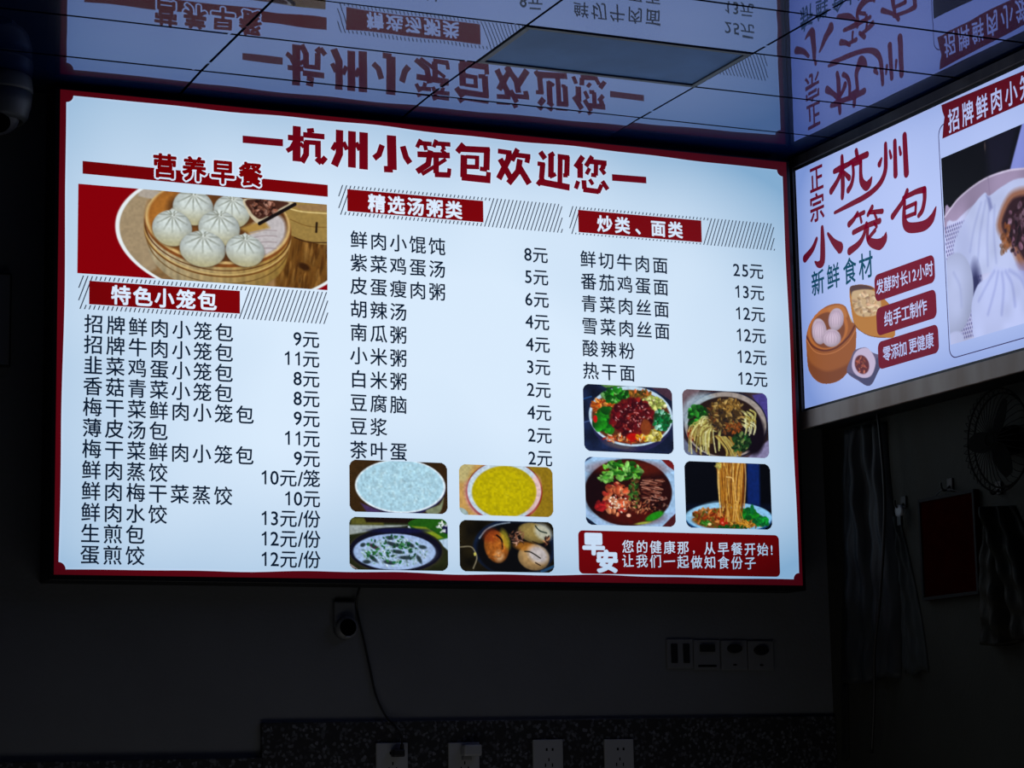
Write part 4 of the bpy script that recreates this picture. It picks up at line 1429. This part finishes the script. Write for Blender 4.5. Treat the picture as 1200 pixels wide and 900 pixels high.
def pic_big_buns():
    u0, u1, z0, z1 = 0.6870, 1.40, 0.5515, 1.0330
    c = Canvas([(687, -1033), (1400, -1033), (1400, -551.5), (687, -551.5)], 330, 240, (8, 7, 12), seed=5, soft=3.0)
    c.poly([(880, -1040), (1010, -1040), (970, -940), (880, -930)], (20, 18, 34), soft=30)
    c.small(874, -1015, 3, 12, (70, 60, 58), 0, 0.8)
    c.poly([(964, -925), (1030, -1040), (1120, -1040), (1120, -915)], (128, 138, 210), soft=6)
    c.poly([(1100, -1040), (1420, -1040), (1420, -900), (1120, -920)], (16, 14, 24), soft=10)
    # bamboo steamer rim
    rim = [(690, -880), (720, -897), (756, -914), (820, -930), (884, -937), (960, -934), (1021, -924), (1150, -900), (1300, -850), (1420, -780),
           (1420, -540), (680, -540)]
    c.poly(rim, (152, 136, 168), soft=3)
    c.line(rim[:10], 5, (196, 186, 214))
    c.poly([(690, -840), (740, -860), (830, -885), (960, -890), (1060, -880), (1200, -840), (1420, -720), (1420, -540), (680, -540)], (186, 190, 228), soft=5)
    c.line([(880, -936), (884, -886)], 3, (128, 112, 146), soft=5, a=0.6)
    c.noise(60, 0.08)
    # woven liner
    for i in range(16):
        for j in range(30):
            x, y = 690 + i * 9 + (j % 2) * 4, -850 + j * 10
            c.small(x, y, 2.6, 3.6, (64, 60, 120), 0, 0.8)
    pale = (184, 194, 234)
    # back bun, torn open
    c.poly([(722, -795), (770, -850), (820, -885), (863, -902), (880, -890), (930, -900), (1000, -905), (1080, -880), (1150, -820), (1160, -720),
            (1090, -660), (960, -665), (870, -700), (793, -706), (740, -740)], pale, soft=4)
    c.poly([(722, -795), (770, -850), (800, -790), (800, -720), (750, -745)], (170, 180, 224), soft=30, a=0.7)
    for (a, b) in (((865, -880), (820, -740)), ((880, -870), (860, -720)), ((900, -860), (895, -720)), ((846, -880), (790, -770))):
        c.line([a, ((a[0] + b[0]) / 2 - 6, (a[1] + b[1]) / 2), b], 7, (150, 160, 210), a=0.6, soft=9)
    c.poly([(868, -895), (884, -885), (892, -858), (880, -852)], (130, 138, 190), soft=9)
    c.poly([(905, -812), (940, -862), (985, -880), (1060, -862), (1090, -780), (1060, -690), (1020, -668), (985, -690), (960, -735), (925, -770)], (146, 98, 78), soft=16)
    c.poly([(925, -812), (955, -850), (990, -862), (1045, -846), (1070, -780), (1045, -705), (1010, -700), (975, -745), (940, -775)], (48, 26, 34), soft=10)
    c.scatter(1000, -785, 62, 68, 110, 8, [(44, 22, 30), (96, 66, 84), (30, 14, 22), (120, 92, 110)], asp=0.7)
    c.scatter(935, -770, 20, 40, 20, 9, [(150, 90, 46), (120, 66, 30)], asp=0.7, a=0.6)
    # left bun
    c.ell(806, -660, 24, 70, (44, 46, 92), soft=20)
    c.ell(716, -676, 80, 104, (180, 190, 230), rot=8, soft=4, shade=0.12)
    c.line([(716, -730), (740, -690), (742, -640)], 8, (156, 166, 212), a=0.6, soft=9)
    c.ell(705, -560, 40, 22, (176, 184, 224), soft=6)
    # front bun
    c.poly([(856, -690), (886, -712), (905, -706), (960, -690), (1040, -660), (1090, -600), (1080, -540), (815, -540), (784, -590), (786, -640), (815, -680)],
           (182, 192, 236), soft=4)
    for (a, b, w) in (((900, -695), (850, -600), 8), ((915, -690), (905, -590), 9), ((930, -690), (960, -600), 9), ((945, -690), (1010, -620), 8), ((885, -700), (815, -640), 7)):
        c.line([a, ((a[0] + b[0]) / 2 + 8, (a[1] + b[1]) / 2 - 8), b], w, (146, 156, 212), a=0.65, soft=9)
    c.poly([(975, -700), (1060, -690), (1060, -640), (1000, -655)], (130, 130, 190), soft=20, a=0.6)
    c.ell(1240, -680, 120, 120, pale, soft=4, shade=0.15)
    c.noise(40, 0.04)
    c.build('bun_photo', u0, u1, z0, z1, on_side, LP, S_PHOTO, side)


pic_big_buns()


def pic_baskets():
    # artboard in picture units; only what the baskets cover is kept
    c = Canvas([(90, 60), (770, 60), (770, 870), (90, 870)], 190, 200, (178, 190, 236), seed=9, soft=4.0)
    A = np.zeros_like(c.X)

    def cover(m):
        nonlocal A
        A = np.maximum(A, m)
    # rear basket
    b2 = [(440, 110), (480, 90), (540, 86), (620, 110), (700, 200), (770, 300), (770, 470), (700, 490), (600, 480), (520, 440), (470, 380), (440, 200)]
    cover(c.poly(b2, (176, 116, 52)))
    c.poly([(440, 110), (480, 90), (560, 92), (620, 120), (560, 130), (480, 150), (455, 180)], (84, 60, 60), soft=8)
    c.poly([(452, 160), (500, 128), (600, 128), (660, 180), (660, 300), (560, 330), (480, 300)], (196, 168, 130), soft=10)
    c.scatter(560, 240, 90, 90, 50, 18, [(206, 180, 150), (170, 130, 90), (190, 150, 120)], asp=0.6, a=0.6)
    c.poly([(470, 330), (560, 350), (640, 340), (640, 470), (540, 450), (475, 390)], (178, 120, 58), soft=10, a=0.9)
    c.line([(470, 380), (520, 440), (600, 478), (700, 488)], 6, (110, 66, 40))
    # front basket
    b1 = [(100, 480), (130, 380), (190, 300), (270, 245), (350, 230), (405, 250), (430, 300), (470, 385), (488, 420), (486, 560), (470, 640), (430, 740), (360, 810),
          (260, 836), (180, 810), (120, 730), (104, 600)]
    cover(c.poly(b1, (146, 84, 44)))
    c.poly([(104, 600), (120, 730), (180, 810), (260, 836), (360, 810), (430, 740), (470, 640), (400, 700), (260, 740), (140, 680)], (112, 60, 36), soft=24, a=0.8)
    c.ell(270, 420, 150, 165, (176, 104, 52), rot=40, soft=6)
    c.ell(270, 430, 128, 140, (120, 68, 44), rot=40, soft=10)
    c.poly([(270, 260), (350, 240), (400, 260), (420, 330), (360, 330), (290, 300)], (178, 112, 60), soft=16)
    c.line([(103, 480), (150, 550), (240, 585), (340, 560), (430, 480), (475, 400)], 14, (96, 46, 34), soft=6)
    c.line([(106, 505), (160, 585), (240, 612), (340, 590), (430, 520), (482, 430)], 6, (186, 116, 70))
    c.line([(430, 300), (455, 370)], 6, (196, 180, 150))
    for (x, y, rx, ry, r) in ((205, 440, 58, 98, -6), (335, 350, 58, 86, 8), (300, 490, 72, 68, 0)):
        mk = c.ell(x, y, rx, ry, (206, 186, 206), rot=r, soft=4, shade=0.2)
        for k in range(7):
            t = -1.1 + 2.2 * k / 6
            c.line([(x + rx * 0.3 * t, y - ry * 0.75), (x + rx * 0.85 * t, y - ry * 0.1), (x + rx * 0.8 * t, y + ry * 0.5)], 6, (156, 132, 160), a=0.5)
    # cut bun on its leaf
    leaf = [(418, 745), (450, 640), (480, 580), (560, 560), (610, 600), (700, 640), (650, 740), (590, 850), (500, 810)]
    cover(c.poly(leaf, (96, 88, 120)))
    c.poly([(418, 745), (500, 800), (590, 848), (700, 660), (640, 640), (560, 780)], (70, 70, 104), soft=10)
    c.poly([(455, 700), (470, 620), (510, 575), (570, 565), (610, 610), (630, 680), (600, 770), (540, 790), (480, 760)], (190, 176, 206), soft=6)
    c.ell(530, 690, 52, 72, (92, 40, 46), rot=-15, soft=8)
    c.scatter(530, 690, 44, 60, 26, 12, [(140, 70, 56), (80, 30, 40), (170, 100, 80)])
    c.alpha = A
    o = c.build('basket_photo', 0, 1, 0, 1, on_side, 0.0013, S_PHOTO, side, use_alpha=True,
                quad=[(0.0075, 0.8511), (0.4545, 0.7618), (0.4311, 0.4804 + 0.0), (-0.0155, 0.5497)])


pic_baskets()

# ----------------------------------------------------------------------------
# fittings on the back wall
# ----------------------------------------------------------------------------
PY = WALL_Y - 0.014       # face of the high granite


def face_box(name, cx, cz, w, h, y0, y1, m, parent, bev=0.0015):
    """box standing proud of the wall from y0 (wall side) to y1 (room side), local to parent"""
    p = parent.location
    bm = bmesh.new()
    add_box(bm, cx - w / 2 - p.x, cx + w / 2 - p.x, y1 - p.y, y0 - p.y, cz - h / 2 - p.z, cz + h / 2 - p.z, bev)
    return link(name, bm_mesh(bm, name), m, parent)


def socket(cx, ztop, label, full=True):
    o = empty('wall_socket', (cx, PY, ztop - 0.043))
    tag(o, label, 'socket', 'white sockets on the granite splashback')
    face_box('plate', cx, ztop - 0.043, 0.086, 0.086, PY, PY - 0.008, M_WHITE_PL, o, 0.0025)
    for s in (-1, 1):
        face_box('pin_hole', cx + 0.004 + s * 0.0085, ztop - 0.026, 0.005, 0.007, PY - 0.007, PY - 0.0085, M_HOLE, o, 0)
    for s, r in ((-1, 0.5), (1, -0.5)):
        f = face_box('pin_hole', cx + 0.001 + s * 0.010, ztop - 0.066, 0.003, 0.009, PY - 0.007, PY - 0.0085, M_HOLE, o, 0)
    face_box('pin_hole', cx + 0.001, ztop - 0.052, 0.003, 0.008, PY - 0.007, PY - 0.0085, M_HOLE, o, 0)
    return o


socket(0.883, -0.406, 'white wall socket on granite with a black plug and hanging cable in it')
socket(1.080, -0.408, 'white wall socket on granite carrying a white adapter, right of the black plug')
socket(1.317, -0.404, 'empty white wall socket on granite directly right of the adapter socket')
socket(1.5235, -0.406, 'rightmost empty white wall socket on the granite splashback')

plug = empty('black_plug', (0.893, PY - 0.0085, -0.430))
tag(plug, 'black power plug pushed into the leftmost granite socket', 'plug')
face_box('plug_body', 0.893, -0.4320, 0.031, 0.020, PY - 0.0087, PY - 0.034, M_BLACK, plug, 0.004)
face_box('strain_relief', 0.904, -0.4170, 0.008, 0.014, PY - 0.016, PY - 0.028, M_BLACK, plug, 0.002)

cable = tube('power_cable', [(0.792, 0.060, -0.018), (0.7925, 0.078, -0.035), (0.794, 0.090, -0.060), (0.801, 0.0945, -0.088), (0.816, 0.095, -0.150),
                             (0.832, 0.095, -0.222), (0.847, 0.094, -0.288), (0.870, 0.088, -0.338), (0.890, 0.070, -0.366),
                             (0.9035, 0.064, -0.390), (0.904, 0.064, -0.410)], 0.0030, M_BLACK)
tag(cable, 'thin black power cable hanging from under the menu box down to the black plug', 'cable')

adp = empty('white_adapter', (1.085, PY - 0.0085, -0.430))
tag(adp, 'small white power adapter plugged into the second granite socket from the left', 'adapter')
face_box('adapter_body', 1.094, -0.4280, 0.050, 0.030, PY - 0.0087, PY - 0.036, M_WHITE_PL, adp, 0.005)
face_box('adapter_nose', 1.083, -0.4480, 0.024, 0.012, PY - 0.0087, PY - 0.024, M_GREY_PL, adp, 0.003)

# row of four plates below the right end of the board
WY = WALL_Y
sw = empty('light_switch', (1.7215, WY, -0.181))
tag(sw, 'two-gang wall switch with two dark upright rockers, left end of the plate row', 'switch')
face_box('plate', 1.7215, -0.1810, 0.080, 0.078, WY, WY - 0.008, M_GREY_PL, sw, 0.002)
face_box('rocker', 1.7030, -0.1800, 0.020, 0.052, WY - 0.0075, WY - 0.011, M_BLACK, sw, 0.002)
face_box('rocker', 1.7400, -0.1800, 0.020, 0.052, WY - 0.0075, WY - 0.011, M_BLACK, sw, 0.002)
for cx, cz, lab, shp in ((1.8035, -0.1840, 'wall plate with a dark rectangular module, immediately right of the switch', 'r'),
                         (1.8890, -0.1850, 'wall plate with a dark oval module, third in the plate row', 'o'),
                         (1.9720, -0.1860, 'rightmost wall plate of the row, with a dark rounded module', 'o2')):
    o = empty('wall_plate', (cx, WY, cz))
    tag(o, lab, 'wall plate')
    face_box('plate', cx, cz, 0.080, 0.080, WY, WY - 0.008, M_GREY_PL, o, 0.002)
    if shp == 'r':
        face_box('module', cx, cz + 0.018, 0.044, 0.020, WY - 0.0075, WY - 0.016, M_BLACK, o, 0.002)
        face_box('lower_slot', cx, cz - 0.030, 0.056, 0.005, WY - 0.0075, WY - 0.0095, M_HOLE, o, 0)
    else:
        bm = bmesh.new()
        add_cyl(bm, (0, -0.0075, 0), 'Y', 0.022, 0.019, -0.010, 24)
        bmesh.ops.scale(bm, vec=(1.05, 1, 0.60), verts=bm.verts)
        bmesh.ops.translate(bm, vec=(0, 0, 0.018 if shp == 'o' else 0.014), verts=bm.verts)
        link('module', bm_mesh(bm, 'module'), M_BLACK, o)
        face_box('lower_slot', cx, cz - 0.026, 0.010, 0.004, WY - 0.0075, WY - 0.0092, M_HOLE, o, 0)

# small round device under the board
rd = empty('round_wall_device', (0.764, WY, -0.1165))
tag(rd, 'small round grey device with a dark centre on a box, under the menu board', 'wall device')
face_box('mounting_box', 0.762, -0.085, 0.056, 0.070, WY, WY - 0.014, M_WALL, rd, 0.004)
bm = bmesh.new()
add_cyl(bm, (0, -0.001, 0), 'Y', 0.030, 0.027, -0.030, 40)
link('round_body', bm_mesh(bm, 'round_body', True), M_GREY_PL, rd)
bm = bmesh.new()
add_cyl(bm, (0, -0.0305, 0), 'Y', 0.022, 0.021, -0.002, 40)
link('dark_lens', bm_mesh(bm, 'dark_lens'), M_HOLE, rd)
bm = bmesh.new()
add_box(bm, -0.008, 0.006, -0.036, -0.031, -0.026, -0.022, 0.001)
link('tab', bm_mesh(bm, 'tab'), M_WHITE_PL, rd)

# framed notice at the left edge
nt_ = empty('wall_notice', (-0.160, WY, 0.625))
tag(nt_, 'faint pale notice on the dark wall left of the menu board', 'notice')
face_box('frame', -0.160, 0.625, 0.136, 0.232, WY, WY - 0.012, M_BLACK, nt_, 0.002)
face_box('sheet', -0.160, 0.625, 0.126, 0.222, WY - 0.011, WY - 0.013, M_GREY_PL, nt_, 0)

# security camera: turret hanging from the ceiling corner
cm = empty('security_camera', (-0.145, 0.020, CEIL))
tag(cm, 'white turret security camera under the ceiling at the upper left of the board', 'camera')


def lathe(name, prof, m, parent, seg=32, loc=(0, 0, 0), rot=None):
    V, F = [], []
    for r, z in prof:
        for k in range(seg):
            t = 2 * math.pi * k / seg
            V.append((r * math.cos(t), r * math.sin(t), z))
    for i in range(len(prof) - 1):
        for k in range(seg):
            F.append((i * seg + k, i * seg + (k + 1) % seg, (i + 1) * seg + (k + 1) % seg, (i + 1) * seg + k))
    F.append(tuple(range(seg))[::-1])
    F.append(tuple((len(prof) - 1) * seg + k for k in range(seg)))
    me = bpy.data.meshes.new(name)
    me.from_pydata(V, [], F)
    bm2 = bmesh.new()
    bm2.from_mesh(me)
    bmesh.ops.recalc_face_normals(bm2, faces=bm2.faces)
    bm2.to_mesh(me)
    bm2.free()
    for p in me.polygons:
        p.use_smooth = True
    o = link(name, me, m, parent)
    o.location = loc
    if rot:
        o.rotation_euler = rot
    return o


lathe('ceiling_base', [(0.070, -0.0008), (0.078, -0.008), (0.080, -0.022), (0.082, -0.040), (0.080, -0.046)], M_CAM_PL, cm)
lathe('shade_skirt', [(0.080, -0.047), (0.078, -0.075), (0.070, -0.105), (0.060, -0.118), (0.054, -0.112), (0.062, -0.060)], M_CAM_PL, cm)
lathe('eyeball', [(0.012, 0.050), (0.035, 0.044), (0.050, 0.028), (0.056, 0.0), (0.050, -0.026), (0.034, -0.040)], M_GREY_PL, cm,
      loc=(-0.006, -0.012, -0.098), rot=(math.radians(-35), 0, 0))
lathe('lens', [(0.030, 0.0), (0.030, 0.006), (0.016, 0.009)], M_HOLE, cm, loc=(-0.010, -0.038, -0.128), rot=(math.radians(145), 0, 0))

# ----------------------------------------------------------------------------
# things hanging on the right wall, under the steel frame
# ----------------------------------------------------------------------------
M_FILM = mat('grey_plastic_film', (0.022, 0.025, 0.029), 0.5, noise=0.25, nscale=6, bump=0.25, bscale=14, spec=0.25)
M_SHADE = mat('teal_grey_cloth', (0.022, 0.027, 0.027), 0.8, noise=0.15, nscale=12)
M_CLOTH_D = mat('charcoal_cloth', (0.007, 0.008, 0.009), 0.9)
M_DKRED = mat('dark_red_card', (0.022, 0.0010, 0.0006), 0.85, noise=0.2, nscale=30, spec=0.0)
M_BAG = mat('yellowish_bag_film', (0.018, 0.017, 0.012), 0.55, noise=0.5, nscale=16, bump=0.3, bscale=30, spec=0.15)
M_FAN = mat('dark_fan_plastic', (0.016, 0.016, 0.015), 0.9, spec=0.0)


def wall_sheet(name, outline_fn, u0, u1, z0, z1, m, parent, depth, fold, seed, nu=26, nz=46):
    """crumpled hanging film on the right wall with real thickness; outline_fn(t) gives its u range at height t"""
    rnd = random.Random(seed)
    ph = [rnd.uniform(0, 6.28) for _ in range(6)]
    V, F = [], []
    for side_ in (0, 1):
        for j in range(nz + 1):
            t = j / nz
            a, b = outline_fn(t)
            for i in range(nu + 1):
                s = i / nu
                u = a + (b - a) * s
                z = z0 + (z1 - z0) * t + 0.006 * math.sin(9 * s + ph[4]) * (1 - t)
                w = (math.sin(s * math.pi) ** 0.5 if 0 < s < 1 else 0)
                d = depth * w * (0.55 + 0.25 * math.sin(fold * s * 6.28 + ph[0] + 1.5 * math.sin(3 * t + ph[1]))
                                 + 0.20 * math.sin(fold * 2.3 * s * 6.28 + ph[2] + 4 * t))
                d += 0.004 * math.sin(31 * t + 9 * s + ph[3]) * w
                V.append((WALL_X - 0.0015 - (max(d, 0.001) if side_ else 0.0), -u, z))
    n = (nu + 1) * (nz + 1)
    for j in range(nz):
        for i in range(nu):
            a = n + j * (nu + 1) + i
            F.append((a, a + 1, a + nu + 2, a + nu + 1))
            a -= n
            F.append((a, a + nu + 1, a + nu + 2, a + 1))
    for j in range(nz):
        for i in (0, nu):
            a = j * (nu + 1) + i
            F.append((a, a + nu + 1, a + n + nu + 1, a + n))
    for i in range(nu):
        for j in (0, nz):
            a = j * (nu + 1) + i
            F.append((a, a + 1, a + n + 1, a + n))
    me = bpy.data.meshes.new(name)
    me.from_pydata(V, [], F)
    bm2 = bmesh.new()
    bm2.from_mesh(me)
    bmesh.ops.recalc_face_normals(bm2, faces=bm2.faces)
    bm2.to_mesh(me)
    bm2.free()
    for p in me.polygons:
        p.use_smooth = True
    return link(name, me, m, parent)


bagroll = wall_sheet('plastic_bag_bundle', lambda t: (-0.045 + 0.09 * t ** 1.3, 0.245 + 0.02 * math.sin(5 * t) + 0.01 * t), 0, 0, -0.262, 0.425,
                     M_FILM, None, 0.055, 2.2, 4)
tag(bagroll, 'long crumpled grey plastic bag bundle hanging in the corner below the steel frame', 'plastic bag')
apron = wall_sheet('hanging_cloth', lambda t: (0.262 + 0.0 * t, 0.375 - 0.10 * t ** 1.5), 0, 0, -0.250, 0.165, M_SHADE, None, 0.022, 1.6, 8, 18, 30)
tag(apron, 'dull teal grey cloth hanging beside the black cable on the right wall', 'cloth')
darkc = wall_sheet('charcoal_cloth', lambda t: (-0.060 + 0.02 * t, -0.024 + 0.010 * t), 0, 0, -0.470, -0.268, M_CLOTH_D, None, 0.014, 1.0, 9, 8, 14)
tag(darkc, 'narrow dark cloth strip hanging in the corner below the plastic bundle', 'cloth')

wc = tube('hanging_cable', [(2.150, -0.262, 0.450), (2.150, -0.270, 0.400), (2.146, -0.287, 0.244), (2.144, -0.281, 0.131), (2.142, -0.250, -0.048),
                            (2.140, -0.215, -0.182), (2.150, -0.186, -0.316), (2.165, -0.140, -0.455)], 0.0042, M_BLACK)
tag(wc, 'black cable hanging loose over the plastic bundle on the right wall', 'cable')


def wall_hook(u, z, label):
    o = empty('wall_hook', (WALL_X, -u, z))
    tag(o, label, 'hook')
    bm2 = bmesh.new()
    add_box(bm2, -0.006, 0.0, -0.012, 0.012, -0.016, 0.016, 0.002)
    link('backplate', bm_mesh(bm2, 'backplate'), M_BLACK, o)
    tube('prong', [(-0.005, 0, -0.004), (-0.020, 0, -0.016), (-0.030, 0, -0.010), (-0.032, 0, 0.004)], 0.003, M_BLACK, o)
    return o


wall_hook(0.515, 0.222, 'black wall hook holding the dark red board')
wall_hook(0.722, 0.190, 'black wall hook holding the yellowish plastic bag')
wall_hook(0.300, 0.200, 'black wall hook above the teal grey cloth, with a white clip')

clip = empty('white_clip', (WALL_X - 0.022, -0.306, 0.176))
tag(clip, 'small white plastic clip on the cloth hook by the cable', 'clip')
lathe('ring', [(0.010, -0.004), (0.016, -0.004), (0.016, 0.004), (0.010, 0.004)], M_WHITE_PL, clip, 20, rot=(0, math.radians(90), 0))
bm = bmesh.new()
add_box(bm, -0.004, 0.004, -0.009, 0.009, -0.040, -0.014, 0.002)
link('tail', bm_mesh(bm, 'tail'), M_BLACK, clip)

redb = empty('dark_red_board', (WALL_X, -0.512, 0.060))
tag(redb, 'plain dark red board hanging from a hook on the right wall', 'board')
bm = bmesh.new()
add_box(bm, -0.016, -0.001, -0.125, 0.125, -0.128, 0.137, 0.003)
link('panel', bm_mesh(bm, 'panel'), M_DKRED, redb)
bm = bmesh.new()
for a in ((-0.125, 0.125, 0.128, 0.137), (-0.125, 0.125, -0.128, -0.119), (-0.125, -0.116, -0.119, 0.128), (0.116, 0.125, -0.119, 0.128)):
    add_box(bm, -0.020, -0.0162, a[0], a[1], a[2], a[3], 0.001)
link('raised_edge', bm_mesh(bm, 'raised_edge'), M_CLOTH_D, redb)
tube('cord', [(-0.010, -0.060, 0.136), (-0.022, 0.0, 0.150), (-0.010, 0.060, 0.136)], 0.0015, M_BLACK, redb)

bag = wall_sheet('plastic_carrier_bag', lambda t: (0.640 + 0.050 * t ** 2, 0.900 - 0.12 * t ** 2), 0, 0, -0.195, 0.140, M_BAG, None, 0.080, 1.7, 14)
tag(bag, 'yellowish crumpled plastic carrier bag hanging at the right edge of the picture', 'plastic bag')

# wall fan, seen only as a dark round shape under the frame
fan = empty('wall_fan', (WALL_X, -0.785, 0.300))
fan.scale = (0.62, 0.60, 0.60)
tag(fan, 'dark round wall fan right under the lower rail of the steel frame', 'fan')
bm = bmesh.new()
add_box(bm, -0.030, 0.0, -0.045, 0.045, -0.060, 0.060, 0.006)
link('wall_bracket', bm_mesh(bm, 'wall_bracket'), M_FAN, fan)
lathe('motor_housing', [(0.030, 0.0), (0.052, 0.008), (0.056, 0.040), (0.040, 0.050)], M_FAN, fan, rot=(0, math.radians(-90), 0), loc=(-0.026, 0, 0))
for k in range(3):
    V, F = [], []
    n = 10
    for i in range(n + 1):
        r = 0.035 + 0.145 * i / n
        hw = 0.030 + 0.050 * math.sin(math.pi * min(1, 0.15 + 0.85 * i / n)) ** 0.8
        tw = 0.35
        for s_ in (-1, 1):
            for d in (0.0, 0.003):
                a = 2 * math.pi * k / 3 + s_ * hw / r * 0.55
                V.append((-0.088 - d - s_ * hw * tw * 0.3, r * math.cos(a), r * math.sin(a)))
    for i in range(n):
        b = i * 4
        F += [(b, b + 2, b + 6, b + 4), (b + 1, b + 5, b + 7, b + 3), (b, b + 4, b + 5, b + 1), (b + 2, b + 3, b + 7, b + 6)]
    F += [(0, 1, 3, 2), (n * 4, n * 4 + 2, n * 4 + 3, n * 4 + 1)]
    me = bpy.data.meshes.new('blade')
    me.from_pydata(V, [], F)
    link('blade', me, M_FAN, fan)
lathe('hub', [(0.036, 0.0), (0.036, 0.018), (0.020, 0.026)], M_FAN, fan, rot=(0, math.radians(-90), 0), loc=(-0.077, 0, 0))
bm = bmesh.new()
for k in range(40):
    a = 2 * math.pi * k / 40
    pts = [(-0.112, 0.03), (-0.122, 0.09), (-0.116, 0.16), (-0.098, 0.205), (-0.070, 0.213), (-0.052, 0.195)]
    for i in range(len(pts) - 1):
        (x0, r0), (x1, r1) = pts[i], pts[i + 1]
        c0, s0 = math.cos(a), math.sin(a)
        w = 0.0016
        q = []
        for (x, r) in ((x0, r0), (x1, r1)):
            for sg in (-1, 1):
                q.append(bm.verts.new((x, r * c0 - sg * w * s0, r * s0 + sg * w * c0)))
        for (x, r) in ((x0, r0), (x1, r1)):
            q.append(bm.verts.new((x + 0.003, r * c0, r * s0)))
        bm.faces.new((q[0], q[1], q[3], q[2]))
        bm.faces.new((q[1], q[4], q[5], q[3]))
        bm.faces.new((q[4], q[0], q[2], q[5]))
o = link('guard_wires', bm_mesh(bm, 'guard_wires'), M_FAN, fan)
o['kind'] = 'stuff'
for r, x in ((0.213, -0.070), (0.195, -0.052), (0.03, -0.112)):
    P = [(x, r * math.cos(2 * math.pi * k / 24), r * math.sin(2 * math.pi * k / 24)) for k in range(25)]
    tube('guard_ring', P, 0.004, M_FAN, fan, seg=6, smooth_steps=2)
